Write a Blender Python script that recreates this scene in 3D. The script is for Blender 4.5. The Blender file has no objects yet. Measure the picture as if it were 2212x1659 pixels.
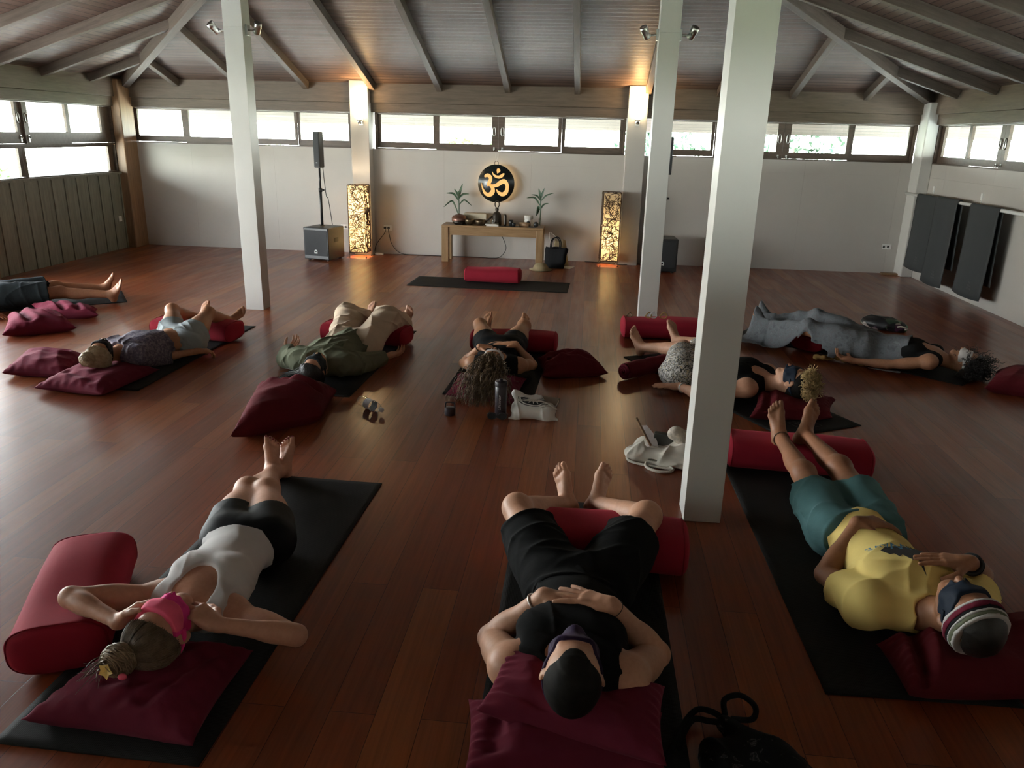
import bpy, bmesh, math, random
import numpy as np
from mathutils import Vector, Matrix
from mathutils.bvhtree import BVHTree

SC = bpy.context.scene
COL = SC.collection
RND = random.Random(7)
PI = math.pi

# ------------------------------------------------------------------ camera
FPX, PITCH, ROLL, YAW, EYE = 1676.09, 0.311799, 0.025192, -0.091160, 1.70
def cam_basis():
    cy, sy = math.cos(YAW), math.sin(YAW)
    fw = Vector((sy * math.cos(PITCH), cy * math.cos(PITCH), -math.sin(PITCH)))
    rt = Vector((cy, -sy, 0.0)); up = rt.cross(fw)
    r2 = math.cos(ROLL) * rt + math.sin(ROLL) * up
    u2 = -math.sin(ROLL) * rt + math.cos(ROLL) * up
    return fw, r2, u2
FW, RT, UP = cam_basis()
cam_d = bpy.data.cameras.new('camera'); cam = bpy.data.objects.new('camera', cam_d); COL.objects.link(cam)
cam_d.sensor_fit = 'HORIZONTAL'; cam_d.sensor_width = 36.0; cam_d.lens = FPX / 2212 * 36.0
cam_d.clip_start = 0.05; cam_d.clip_end = 300
m3 = Matrix((RT, UP, -FW)).transposed()
cam.matrix_world = Matrix.Translation((0, 0, EYE)) @ m3.to_4x4()
SC.camera = cam
def ray(x, y): return FW + RT * ((x - 1106) / FPX) - UP * ((y - 829.5) / FPX)
def G(x, y, z=0.0):                      # where the sight line of a photo point meets height z
    d = ray(x, y); t = (z - EYE) / d.z
    return Vector((0, 0, EYE)) + d * t
def BK(x, y, Y):                         # ... meets the upright plane y = Y
    d = ray(x, y); return Vector((0, 0, EYE)) + d * (Y / d.y)

# ------------------------------------------------------------------ sky, exposure
SC.view_settings.view_transform = 'Standard'; SC.view_settings.look = 'None'
SC.view_settings.gamma = 1.0; SC.view_settings.use_curve_mapping = False
SC.view_settings.exposure = 0.5
SKY = 25.0
w = bpy.data.worlds.new('sky'); SC.world = w; w.use_nodes = True
nt = w.node_tree; bg = nt.nodes['Background']
tc = nt.nodes.new('ShaderNodeTexCoord'); sx = nt.nodes.new('ShaderNodeSeparateXYZ')
cr = nt.nodes.new('ShaderNodeValToRGB')
nt.links.new(tc.outputs['Generated'], sx.inputs[0]); nt.links.new(sx.outputs['Z'], cr.inputs[0])
nt.links.new(cr.outputs[0], bg.inputs['Color']); bg.inputs['Strength'].default_value = SKY
cr.color_ramp.elements[0].position = 0.0; cr.color_ramp.elements[0].color = (0.95, 0.97, 0.93, 1)
cr.color_ramp.elements[1].position = 0.6; cr.color_ramp.elements[1].color = (0.66, 0.80, 1.0, 1)
c = SC.cycles
c.use_denoising = True; c.max_bounces = 9; c.diffuse_bounces = 5; c.glossy_bounces = 4
c.transmission_bounces = 8; c.transparent_max_bounces = 12
c.caustics_reflective = False; c.caustics_refractive = False
c.sample_clamp_indirect = 8.0; c.use_adaptive_sampling = True; c.adaptive_threshold = 0.02

sun_d = bpy.data.lights.new('sun', 'SUN'); sun_d.energy = 80; sun_d.angle = .02; sun_d.color = (1, .96, .88)
sun = bpy.data.objects.new('sun', sun_d); COL.objects.link(sun); sun.rotation_euler = (math.radians(8), math.radians(-20), 0)

def portal(name, loc, rot, sx_, sy_):    # guides sampling of the sky through an opening, gives no light itself
    d = bpy.data.lights.new(name, 'AREA'); d.shape = 'RECTANGLE'; d.size = sx_; d.size_y = sy_
    d.cycles.is_portal = True
    o = bpy.data.objects.new(name, d); o.location = loc; o.rotation_euler = rot; COL.objects.link(o)

# ------------------------------------------------------------------ materials
MATS = {}
class NT:
    def __init__(s, name):
        s.m = bpy.data.materials.new(name); s.m.use_nodes = True; s.t = s.m.node_tree
        s.b = s.t.nodes['Principled BSDF']; s.out = s.t.nodes['Material Output']; MATS[name] = s.m
    def n(s, typ, **kw):
        nd = s.t.nodes.new(typ)
        for k, v in kw.items(): setattr(nd, k, v)
        return nd
    def l(s, a, b): s.t.links.new(a, b)
    def noise(s, vec, scale, detail=3, rough=.5, dist=0.0):
        nd = s.n('ShaderNodeTexNoise'); nd.inputs['Scale'].default_value = scale
        nd.inputs['Detail'].default_value = detail; nd.inputs['Roughness'].default_value = rough
        nd.inputs['Distortion'].default_value = dist
        if vec is not None: s.l(vec, nd.inputs['Vector'])
        return nd
    def ramp(s, fac, stops):
        r = s.n('ShaderNodeValToRGB'); e = r.color_ramp.elements
        while len(e) < len(stops): e.new(0.5)
        for i, (p, c_) in enumerate(stops):
            e[i].position = p; e[i].color = (*c_, 1) if len(c_) == 3 else c_
        s.l(fac, r.inputs[0]); return r
    def mix(s, fac, a, b, mode='MIX'):
        mx = s.n('ShaderNodeMix', data_type='RGBA', blend_type=mode)
        for sock, v in ((mx.inputs[0], fac), (mx.inputs[6], a), (mx.inputs[7], b)):
            if hasattr(v, 'is_linked') or hasattr(v, 'links'): s.l(v, sock)
            else: sock.default_value = v if isinstance(v, (int, float)) else ((*v, 1) if len(v) == 3 else v)
        return mx.outputs[2]
    def math(s, op, a, b=None):
        mm = s.n('ShaderNodeMath', operation=op)
        for i, v in ((0, a), (1, b)):
            if v is None: continue
            if isinstance(v, (int, float)): mm.inputs[i].default_value = v
            else: s.l(v, mm.inputs[i])
        return mm.outputs[0]
    def mapping(s, src='Object', scale=(1, 1, 1), rot=(0, 0, 0)):
        t = s.n('ShaderNodeTexCoord'); m = s.n('ShaderNodeMapping')
        m.inputs['Scale'].default_value = scale; m.inputs['Rotation'].default_value = rot
        s.l(t.outputs[src], m.inputs['Vector']); return m.outputs[0]
    def bump(s, h, strength=.3, dist=.01, prev=None):
        b = s.n('ShaderNodeBump'); b.inputs['Strength'].default_value = strength; b.inputs['Distance'].default_value = dist
        s.l(h, b.inputs['Height'])
        if prev is not None: s.l(prev, b.inputs['Normal'])
        return b.outputs[0]

def M(name, col, rough=.6, var=.12, vs=12, bump=0, bs=120, metal=0, spec=.5, sheen=0, src='Object', alpha=None, trans=0):
    k = NT(name)
    v = k.mapping(src)
    nz = k.noise(v, vs, 4)
    lo = tuple(c_ * (1 - var) for c_ in col); hi = tuple(min(1, c_ * (1 + var)) for c_ in col)
    r = k.ramp(nz.outputs['Fac'], [(.3, lo), (.7, hi)])
    k.l(r.outputs[0], k.b.inputs['Base Color'])
    k.b.inputs['Roughness'].default_value = rough; k.b.inputs['Metallic'].default_value = metal
    k.b.inputs['Specular IOR Level'].default_value = spec
    if sheen:
        k.b.inputs['Sheen Weight'].default_value = sheen; k.b.inputs['Sheen Roughness'].default_value = .5
        k.b.inputs['Sheen Tint'].default_value = (*[min(1, c_ * 2 + .1) for c_ in col], 1)
    if trans: k.b.inputs['Transmission Weight'].default_value = trans
    if bump:
        nb = k.noise(v, bs, 3); k.l(k.bump(nb.outputs['Fac'], bump, .004), k.b.inputs['Normal'])
    return k.m

def wood(name, dark, light, rough=.45, axis='X', ring=14, coat=0.0, bump=.12, spec=.4):
    k = NT(name)
    sc_ = {'X': (1.2, 14, 14), 'Y': (14, 1.2, 14), 'Z': (14, 14, 1.2)}[axis]
    v = k.mapping('Object', sc_)
    n1 = k.noise(v, 2.2, 5, .6, .6); n2 = k.noise(v, 9, 3, .6)
    f = k.math('ADD', k.math('MULTIPLY', n1.outputs['Fac'], .75), k.math('MULTIPLY', n2.outputs['Fac'], .25))
    r = k.ramp(f, [(.32, dark), (.68, light)])
    k.l(r.outputs[0], k.b.inputs['Base Color']); k.b.inputs['Roughness'].default_value = rough
    k.b.inputs['Specular IOR Level'].default_value = spec; k.b.inputs['Coat Weight'].default_value = coat
    k.l(k.bump(n2.outputs['Fac'], bump, .003), k.b.inputs['Normal'])
    return k.m

def mat_floor():
    k = NT('floor_boards')
    v = k.mapping('Object', (1, 1, 1), (0, 0, PI / 2))
    br = k.n('ShaderNodeTexBrick'); br.offset = .37; br.offset_frequency = 2; br.squash = 1
    k.l(v, br.inputs['Vector']); br.inputs['Scale'].default_value = 1
    br.inputs['Brick Width'].default_value = 1.9; br.inputs['Row Height'].default_value = .142
    br.inputs['Mortar Size'].default_value = .0012; br.inputs['Mortar Smooth'].default_value = .2
    br.inputs['Color1'].default_value = (0, 0, 0, 1); br.inputs['Color2'].default_value = (1, 1, 1, 1)
    br.inputs['Mortar'].default_value = (.5, .5, .5, 1); br.inputs['Bias'].default_value = 0
    per = k.ramp(br.outputs['Color'], [(0, (.165, .037, .0115)), (.45, (.20, .046, .0145)), (.75, (.22, .054, .017)), (1, (.275, .083, .023))])
    v2 = k.mapping('Object', (26, .8, 1))
    # shift the grain from board to board
    sh = k.n('ShaderNodeVectorMath', operation='ADD'); k.l(v2, sh.inputs[0])
    cx = k.n('ShaderNodeCombineXYZ'); k.l(k.math('MULTIPLY', br.outputs['Color'], 37.0), cx.inputs['Z']); k.l(cx.outputs[0], sh.inputs[1])
    g1 = k.noise(sh.outputs[0], 1.6, 6, .65, 1.2); g2 = k.noise(sh.outputs[0], 7, 3, .6)
    gr = k.ramp(g1.outputs['Fac'], [(.28, (.74, .72, .70)), (.5, (.97, .97, .97)), (.74, (1.18, 1.2, 1.22))])
    c1 = k.mix(1.0, per.outputs[0], gr.outputs[0], 'MULTIPLY')
    gap = k.ramp(br.outputs['Fac'], [(0, (1, 1, 1)), (1, (.25, .2, .2))])
    c2 = k.mix(1.0, c1, gap.outputs[0], 'MULTIPLY')
    k.l(c2, k.b.inputs['Base Color'])
    rr = k.noise(k.mapping('Object', (9, 1.1, 1)), 1.4, 4)
    rg = k.ramp(rr.outputs['Fac'], [(.3, (.36,) * 3), (.7, (.48,) * 3)])
    k.l(rg.outputs[0], k.b.inputs['Roughness']); k.b.inputs['Specular IOR Level'].default_value = .15
    k.b.inputs['Coat Weight'].default_value = .6; k.b.inputs['Coat Roughness'].default_value = .25
    b1 = k.bump(g2.outputs['Fac'], .035, .002)
    wv = k.noise(k.mapping('Object', (7, .8, 1)), 1.2, 2)
    b2 = k.bump(wv.outputs['Fac'], .028, .012, b1)
    ib = k.math('SUBTRACT', 1.0, br.outputs['Fac'])
    b3 = k.bump(ib, .35, .002, b2)
    k.l(b3, k.b.inputs['Normal'])
    return k.m

def mat_boards(name, dark, light, pitch=.083, rough=.42):     # lined ceiling boards, UV in metres, v runs up the slope
    k = NT(name)
    t = k.n('ShaderNodeTexCoord'); sp = k.n('ShaderNodeSeparateXYZ'); k.l(t.outputs['UV'], sp.inputs[0])
    q = k.math('DIVIDE', sp.outputs['Y'], pitch); fr = k.math('FRACT', q); fl = k.math('FLOOR', q)
    lenj = k.math('FLOOR', k.math('ADD', k.math('DIVIDE', sp.outputs['X'], 2.3), k.math('MULTIPLY', fl, .618)))
    cb = k.n('ShaderNodeCombineXYZ'); k.l(fl, cb.inputs[0]); k.l(lenj, cb.inputs[1])
    wn = k.n('ShaderNodeTexWhiteNoise', noise_dimensions='2D'); k.l(cb.outputs[0], wn.inputs['Vector'])
    mp = k.n('ShaderNodeMapping'); mp.inputs['Scale'].default_value = (1.3, 16, 1); k.l(t.outputs['UV'], mp.inputs['Vector'])
    ad = k.n('ShaderNodeVectorMath', operation='ADD'); k.l(mp.outputs[0], ad.inputs[0])
    c3 = k.n('ShaderNodeCombineXYZ'); k.l(k.math('MULTIPLY', wn.outputs['Value'], 40.0), c3.inputs['Z']); k.l(c3.outputs[0], ad.inputs[1])
    g = k.noise(ad.outputs[0], 1.8, 5, .62, .8)
    f = k.math('ADD', k.math('MULTIPLY', g.outputs['Fac'], .65), k.math('MULTIPLY', wn.outputs['Value'], .35))
    r = k.ramp(f, [(.3, dark), (.72, light)])
    edge = k.math('LESS_THAN', fr, .12)
    kn = k.n('ShaderNodeTexVoronoi'); mp2 = k.n('ShaderNodeMapping'); mp2.inputs['Scale'].default_value = (1.1, 2.6, 1)
    k.l(t.outputs['UV'], mp2.inputs['Vector']); k.l(mp2.outputs[0], kn.inputs['Vector']); kn.inputs['Scale'].default_value = 1
    knot = k.ramp(kn.outputs['Distance'], [(0.02, (.35, .3, .28)), (.05, (1, 1, 1))])
    col = k.mix(1.0, k.mix(edge, r.outputs[0], tuple(c_ * .22 for c_ in dark)), knot.outputs[0], 'MULTIPLY')
    k.l(col, k.b.inputs['Base Color']); k.b.inputs['Roughness'].default_value = rough
    k.b.inputs['Specular IOR Level'].default_value = .1
    prof = k.math('MINIMUM', k.math('MULTIPLY', fr, 6.0), 1.0)
    b1 = k.bump(prof, .35, .004); b2 = k.bump(g.outputs['Fac'], .12, .003, b1)
    k.l(b2, k.b.inputs['Normal'])
    return k.m

def mat_glass():
    k = NT('window_glass')
    tr = k.n('ShaderNodeBsdfTransparent'); gl = k.n('ShaderNodeBsdfGlossy'); gl.inputs['Roughness'].default_value = .02
    lw = k.n('ShaderNodeLayerWeight'); lw.inputs['Blend'].default_value = .5
    tr.inputs['Color'].default_value = (.95, .98, .95, 1)
    mx = k.n('ShaderNodeMixShader'); k.l(k.math('ADD', k.math('MULTIPLY', k.math('POWER', lw.outputs['Facing'], 5.0), .9), .035), mx.inputs[0]); k.l(tr.outputs[0], mx.inputs[1]); k.l(gl.outputs[0], mx.inputs[2])
    k.l(mx.outputs[0], k.out.inputs['Surface']); return k.m

def mat_clear(name):
    k = NT(name)
    tr = k.n('ShaderNodeBsdfTransparent'); gl = k.n('ShaderNodeBsdfGlossy'); gl.inputs['Roughness'].default_value = .06; tr.inputs['Color'].default_value = (.93, .95, .96, 1)
    lw = k.n('ShaderNodeLayerWeight'); lw.inputs['Blend'].default_value = .5; mx = k.n('ShaderNodeMixShader')
    k.l(k.math('ADD', k.math('MULTIPLY', k.math('POWER', lw.outputs['Facing'], 3.0), .75), .07), mx.inputs[0]); k.l(tr.outputs[0], mx.inputs[1]); k.l(gl.outputs[0], mx.inputs[2]); k.l(mx.outputs[0], k.out.inputs['Surface']); return k.m

def mat_emit(name, col, strength):
    k = NT(name)
    k.b.inputs['Base Color'].default_value = (*col, 1); k.b.inputs['Emission Color'].default_value = (*col, 1)
    k.b.inputs['Emission Strength'].default_value = strength; k.b.inputs['Roughness'].default_value = .4
    return k.m

def mat_translucent(name, col):
    k = NT(name)
    tr = k.n('ShaderNodeBsdfTranslucent'); tr.inputs['Color'].default_value = (*col, 1)
    df = k.n('ShaderNodeBsdfDiffuse'); df.inputs['Color'].default_value = (*col, 1)
    nz = k.noise(k.mapping(), 60, 3); rp = k.ramp(nz.outputs['Fac'], [(.3, tuple(c_ * .85 for c_ in col)), (.7, col)])
    k.l(rp.outputs[0], tr.inputs['Color'])
    mx = k.n('ShaderNodeMixShader'); mx.inputs[0].default_value = .3
    k.l(tr.outputs[0], mx.inputs[1]); k.l(df.outputs[0], mx.inputs[2]); k.l(mx.outputs[0], k.out.inputs['Surface'])
    return k.m

def mat_skin(name, col, red=1.0):
    k = NT(name)
    v = k.mapping(); n1 = k.noise(v, 9, 4); n2 = k.noise(v, 70, 3)
    a = tuple(c_ * .86 for c_ in col); b = (min(1, col[0] * 1.1), col[1] * 1.04, col[2] * 1.0)
    r = k.ramp(n1.outputs['Fac'], [(.3, a), (.7, b)]); f = k.ramp(n2.outputs['Fac'], [(.35, (.93, .9, .88)), (.6, (1, 1, 1))])
    k.l(k.mix(1.0, r.outputs[0], f.outputs[0], 'MULTIPLY'), k.b.inputs['Base Color'])
    k.b.inputs['Roughness'].default_value = .5; k.b.inputs['Specular IOR Level'].default_value = .38
    n3 = k.noise(v, 220, 2); k.l(k.bump(n3.outputs['Fac'], .12, .002), k.b.inputs['Normal'])
    return k.m

def mat_fabric(name, col, rough=.85, weave=700, wr=.35, sheen=.25, var=.1, vs=6):
    k = NT(name); v = k.mapping()
    n1 = k.noise(v, vs, 5, .6); lo = tuple(c_ * (1 - var) for c_ in col); hi = tuple(min(1, c_ * (1 + var)) for c_ in col)
    k.l(k.ramp(n1.outputs['Fac'], [(.3, lo), (.7, hi)]).outputs[0], k.b.inputs['Base Color'])
    k.b.inputs['Roughness'].default_value = rough; k.b.inputs['Specular IOR Level'].default_value = .12
    k.b.inputs['Sheen Weight'].default_value = sheen; k.b.inputs['Sheen Roughness'].default_value = .45
    k.b.inputs['Sheen Tint'].default_value = (*[min(1, c_ * 1.5 + .05) for c_ in col], 1)
    wn = k.noise(v, weave, 2); b1 = k.bump(wn.outputs['Fac'], .15, .001)
    fo = k.noise(v, 14, 3, .5, .3); b2 = k.bump(fo.outputs['Fac'], wr, .010, b1)
    k.l(b2, k.b.inputs['Normal'])
    return k.m

def mat_mat():
    k = NT('mat_rubber'); v = k.mapping()
    n1 = k.noise(v, 4, 3)
    k.l(k.ramp(n1.outputs['Fac'], [(.3, (.010, .0095, .009)), (.7, (.017, .016, .015))]).outputs[0], k.b.inputs['Base Color'])
    k.b.inputs['Roughness'].default_value = .8; k.b.inputs['Specular IOR Level'].default_value = .18
    vo = k.n('ShaderNodeTexVoronoi'); vo.inputs['Scale'].default_value = 170; vo.inputs['Randomness'].default_value = .1; k.l(v, vo.inputs['Vector'])
    k.l(k.bump(vo.outputs['Distance'], .5, .003), k.b.inputs['Normal'])
    return k.m

mat_floor(); mat_boards('ceiling_boards', (.068, .043, .034), (.132, .094, .08), rough=.5)
mat_boards('eave_boards', (.05, .036, .030), (.075, .057, .049), .12, .6)
mat_glass(); mat_mat()
M('white_paint', (.47, .445, .41), .55, .025, 3, .05, 60)
M('pillar_paint', (.56, .55, .52), .42, .02, 3, .04, 50)
wood('beam_wood_x', (.068, .048, .033), (.122, .088, .062), .5, 'X')
wood('beam_wood_y', (.068, .048, .033), (.122, .088, .062), .5, 'Y')
wood('rafter_wood', (.060, .046, .037), (.105, .083, .069), .6, 'X', spec=.15)
wood('frame_wood', (.055, .038, .027), (.11, .075, .053), .4, 'X')
wood('frame_wood_z', (.035, .024, .017), (.075, .05, .035), .4, 'Z')
wood('plank_wood', (.13, .132, .105), (.23, .235, .19), .5, 'Z')  # colour lifted towards grey-green, takes in the veiling glare over the plank wall
wood('post_wood', (.16, .092, .048), (.28, .17, .092), .45, 'Z')
wood('table_wood', (.20, .115, .05), (.34, .21, .105), .45, 'X')
M('brushed_steel', (.55, .55, .53), .3, .05, 40, 0, 0, 1.0)
M('white_plastic', (.72, .72, .70), .35, .02)
M('black_plastic', (.016, .017, .018), .42, .1, 30, .1, 300)
M('black_grille', (.012, .013, .015), .5, .15, 90, .6, 700)
M('black_rubber', (.012, .012, .012), .55)
M('grass', (.17, .18, .13), .9, .4, 3, .5, 40)
M('leaf', (.10, .22, .05), .45, .35, 5)
M('leaf_dark', (.045, .09, .05), .4, .25, 8)
M('bark', (.12, .09, .06), .8, .3, 20, .5, 60)
# ------------------------------------------------------------------ object helpers
def mesh_obj(name, verts, faces, mat=None, parent=None, smooth=False, uv=None):
    me = bpy.data.meshes.new(name)
    me.from_pydata([tuple(v) for v in verts], [], [tuple(f) for f in faces]); me.validate(); me.update()
    if smooth: me.polygons.foreach_set('use_smooth', [True] * len(me.polygons))
    return link(name, me, mat, parent)
def link(name, me, mat=None, parent=None):
    o = bpy.data.objects.new(name, me); COL.objects.link(o)
    if mat is not None:
        for m_ in (mat if isinstance(mat, (list, tuple)) else [mat]):
            me.materials.append(MATS[m_] if isinstance(m_, str) else m_)
    if parent is not None: o.parent = parent
    return o
def np_obj(name, V, F, mat=None, parent=None, smooth=True):      # fast path for quad arrays
    V = np.asarray(V, np.float32); F = np.asarray(F, np.int32)
    me = bpy.data.meshes.new(name); n = F.shape[1]
    me.vertices.add(len(V)); me.vertices.foreach_set('co', V.ravel())
    me.loops.add(F.size); me.loops.foreach_set('vertex_index', F.ravel())
    me.polygons.add(len(F)); me.polygons.foreach_set('loop_start', np.arange(0, F.size, n, dtype=np.int32))
    me.polygons.foreach_set('loop_total', np.full(len(F), n, np.int32))
    me.polygons.foreach_set('use_smooth', np.full(len(F), smooth))
    me.update(calc_edges=True); me.validate()
    return link(name, me, mat, parent)
def tag(o, label=None, cat=None, group=None, kind=None):
    if label: o['label'] = label
    if cat: o['category'] = cat
    if group: o['group'] = group
    if kind: o['kind'] = kind
    return o
def empty(name, loc=(0, 0, 0), rz=0.0):
    o = bpy.data.objects.new(name, None); COL.objects.link(o); o.location = loc; o.rotation_euler = (0, 0, rz)
    o.empty_display_size = .1
    return o

class MB:                                # collects shapes and links them as ONE mesh
    def __init__(s): s.v = []; s.f = []; s.sm = []; s.mi = []; s.uv = {}; s.cur = 0
    def add(s, vs, fs, smooth=False):
        b = len(s.v); s.v += [tuple(v) for v in vs]
        for f in fs: s.f.append(tuple(i + b for i in f)); s.sm.append(smooth); s.mi.append(s.cur)
        return s
    def box(s, lo, hi):
        x0, y0, z0 = lo; x1, y1, z1 = hi
        v = [(x0, y0, z0), (x1, y0, z0), (x1, y1, z0), (x0, y1, z0), (x0, y0, z1), (x1, y0, z1), (x1, y1, z1), (x0, y1, z1)]
        return s.add(v, [(0, 3, 2, 1), (4, 5, 6, 7), (0, 1, 5, 4), (1, 2, 6, 5), (2, 3, 7, 6), (3, 0, 4, 7)])
    def beam(s, a, b, wd, ht, up=(0, 0, 1)):    # bar from a to b, a and b at its middle
        a = Vector(a); b = Vector(b); d = (b - a).normalized(); u = Vector(up)
        sd = d.cross(u).normalized(); u = sd.cross(d).normalized()
        v = []
        for p in (a, b):
            for i, j in ((-1, -1), (1, -1), (1, 1), (-1, 1)): v.append(p + sd * (i * wd / 2) + u * (j * ht / 2))
        return s.add(v, [(3, 2, 1, 0), (4, 5, 6, 7), (0, 1, 5, 4), (1, 2, 6, 5), (2, 3, 7, 6), (3, 0, 4, 7)])
    def tube(s, pts, r, seg=8, closed=False, caps=True):
        P = [Vector(p) for p in pts]; n = len(P); rr = r if hasattr(r, '__len__') else [r] * n
        vs = []; prev = None
        for i, p in enumerate(P):
            if closed: d = P[(i + 1) % n] - P[i - 1]
            else: d = P[min(i + 1, n - 1)] - P[max(i - 1, 0)]
            d.normalize()
            if prev is None:
                a = Vector((0, 0, 1)) if abs(d.z) < .9 else Vector((1, 0, 0)); x = d.cross(a).normalized()
            else:
                x = prev - d * prev.dot(d)
                x = x.normalized() if x.length > 1e-6 else d.orthogonal().normalized()
            prev = x; y = d.cross(x)
            for k in range(seg):
                t = 2 * PI * k / seg; vs.append(p + x * (math.cos(t) * rr[i]) + y * (math.sin(t) * rr[i]))
        fs = []
        for i in range(n if closed else n - 1):
            j = (i + 1) % n
            for k in range(seg): fs.append((i * seg + k, i * seg + (k + 1) % seg, j * seg + (k + 1) % seg, j * seg + k))
        if caps and not closed: fs.append(tuple(range(seg - 1, -1, -1))); fs.append(tuple((n - 1) * seg + k for k in range(seg)))
        return s.add(vs, fs, True)
    def lathe(s, prof, c=(0, 0, 0), seg=24, ax=None):
        c = Vector(c); vs = []; fs = []
        az = Vector(ax).normalized() if ax is not None else Vector((0, 0, 1))
        x = az.orthogonal().normalized(); y = az.cross(x)
        for r, z in prof:
            for k in range(seg):
                t = 2 * PI * k / seg; vs.append(c + x * (max(r, 1e-5) * math.cos(t)) + y * (max(r, 1e-5) * math.sin(t)) + az * z)
        for i in range(len(prof) - 1):
            for k in range(seg): fs.append((i * seg + k, i * seg + (k + 1) % seg, (i + 1) * seg + (k + 1) % seg, (i + 1) * seg + k))
        return s.add(vs, fs, True)
    def ball(s, c, r, seg=16, rings=10, sc=(1, 1, 1)):
        prof = [(math.sin(PI * i / rings), -math.cos(PI * i / rings)) for i in range(rings + 1)]
        b = len(s.v); s.lathe(prof, (0, 0, 0), seg)
        for i in range(b, len(s.v)):
            v = s.v[i]; s.v[i] = (c[0] + v[0] * r * sc[0], c[1] + v[1] * r * sc[1], c[2] + v[2] * r * sc[2])
        return s
    def prism(s, poly, d0, d1, fr=None):         # outline in a plane, thickened from d0 to d1 along the plane's normal
        fr = fr or (lambda x, y, z: (x, y, z))
        n = len(poly); vs = [fr(x, y, d0) for x, y in poly] + [fr(x, y, d1) for x, y in poly]
        fs = [tuple(range(n - 1, -1, -1)), tuple(range(n, 2 * n))] + [(i, (i + 1) % n, n + (i + 1) % n, n + i) for i in range(n)]
        return s.add(vs, fs)
    def build(s, name, mat=None, parent=None, bevel=0.0, seg=2, sub=0, solid=0.0):
        me = bpy.data.meshes.new(name); me.from_pydata(s.v, [], s.f); me.validate(); me.update()
        if len(me.polygons) == len(s.sm):
            me.polygons.foreach_set('use_smooth', s.sm)
            if any(s.mi): me.polygons.foreach_set('material_index', s.mi)
        o = link(name, me, mat, parent)
        if bevel:
            b = o.modifiers.new('bevel', 'BEVEL'); b.width = bevel; b.segments = seg; b.limit_method = 'ANGLE'; b.angle_limit = .6
        if solid:
            b = o.modifiers.new('solid', 'SOLIDIFY'); b.thickness = solid; b.offset = 0
        if sub:
            b = o.modifiers.new('sub', 'SUBSURF'); b.levels = sub; b.render_levels = sub
        return o
def rebase(o):                            # put a mesh's origin at its own base
    me = o.data; n = len(me.vertices); a = np.empty(n * 3, np.float32); me.vertices.foreach_get('co', a); a = a.reshape(-1, 3)
    c_ = np.array([(a[:, 0].min() + a[:, 0].max()) / 2, (a[:, 1].min() + a[:, 1].max()) / 2, a[:, 2].min()], np.float32)
    a -= c_; me.vertices.foreach_set('co', a.ravel()); me.update(); o.location = tuple(float(x) for x in c_)
    return o
def smoothpts(P, n=8, closed=False):      # Catmull-Rom
    P = [Vector(p) for p in P]; out = []; m = len(P)
    for i in range(m if closed else m - 1):
        if closed: a, b, c_, d = P[i - 1], P[i], P[(i + 1) % m], P[(i + 2) % m]
        else: a, b, c_, d = P[max(i - 1, 0)], P[i], P[i + 1], P[min(i + 2, m - 1)]
        for k in range(n):
            t = k / n
            out.append(.5 * ((2 * b) + (c_ - a) * t + (2 * a - 5 * b + 4 * c_ - d) * t * t + (3 * b - a - 3 * c_ + d) * t ** 3))
    if not closed: out.append(P[-1])
    return out
def text_mesh(txt, size, extrude=.0):     # flat letters as vertices and faces
    cu = bpy.data.curves.new('lettering', 'FONT'); cu.body = txt; cu.size = size; cu.align_x = 'CENTER'; cu.align_y = 'CENTER'
    cu.extrude = extrude; cu.resolution_u = 3
    o = bpy.data.objects.new('lettering', cu); COL.objects.link(o)
    dg = bpy.context.evaluated_depsgraph_get(); me = o.evaluated_get(dg).to_mesh()
    v = [tuple(x.co) for x in me.vertices]; f = [tuple(p.vertices) for p in me.polygons]
    o.evaluated_get(dg).to_mesh_clear(); bpy.data.objects.remove(o); bpy.data.curves.remove(cu)
    return v, f

# ------------------------------------------------------------------ smooth distance fields -> one continuous mesh
def N3(v): v = np.asarray(v, float); return v / (np.linalg.norm(v) + 1e-12)
def A3(v): return np.asarray(v, float)
class Prim:
    def __init__(s, fn, lo, hi, k=.01, mode='u', tag_=''): s.fn, s.lo, s.hi, s.k, s.mode, s.tag = fn, A3(lo), A3(hi), k, mode, tag_
def rc(a, b, ra, rb, k=.01, tag='', clip=None, mode='u', infl=0.0):  # tapered round limb; clip = [(point, outward normal)]
    a = A3(a); b = A3(b); ra += infl; rb += infl
    ba = b - a; l2 = float(ba @ ba) + 1e-12; rr = ra - rb; a2 = l2 - rr * rr; il2 = 1 / l2
    def fn(P):
        pa = P - a; y = pa @ ba; z = y - l2
        x2 = ((pa * l2 - y[:, None] * ba) ** 2).sum(1); y2 = y * y * l2; z2 = z * z * l2
        kk = np.sign(rr) * rr * rr * x2
        d = (np.sqrt(np.maximum(x2 * a2 * il2, 0)) + y * rr) * il2 - ra
        m1 = np.sign(z) * a2 * z2 > kk; m2 = np.sign(y) * a2 * y2 < kk
        d = np.where(m2, np.sqrt(x2 + y2) * il2 - ra, d)
        d = np.where(m1, np.sqrt(x2 + z2) * il2 - rb, d)
        return clipd(P, d, clip)
    r = max(ra, rb); return Prim(fn, np.minimum(a, b) - r, np.maximum(a, b) + r, k, mode, tag)
def clipd(P, d, clip):
    for pt, nr in (clip or []): d = np.maximum(d, (P - A3(pt)) @ N3(nr))
    return d
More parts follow.
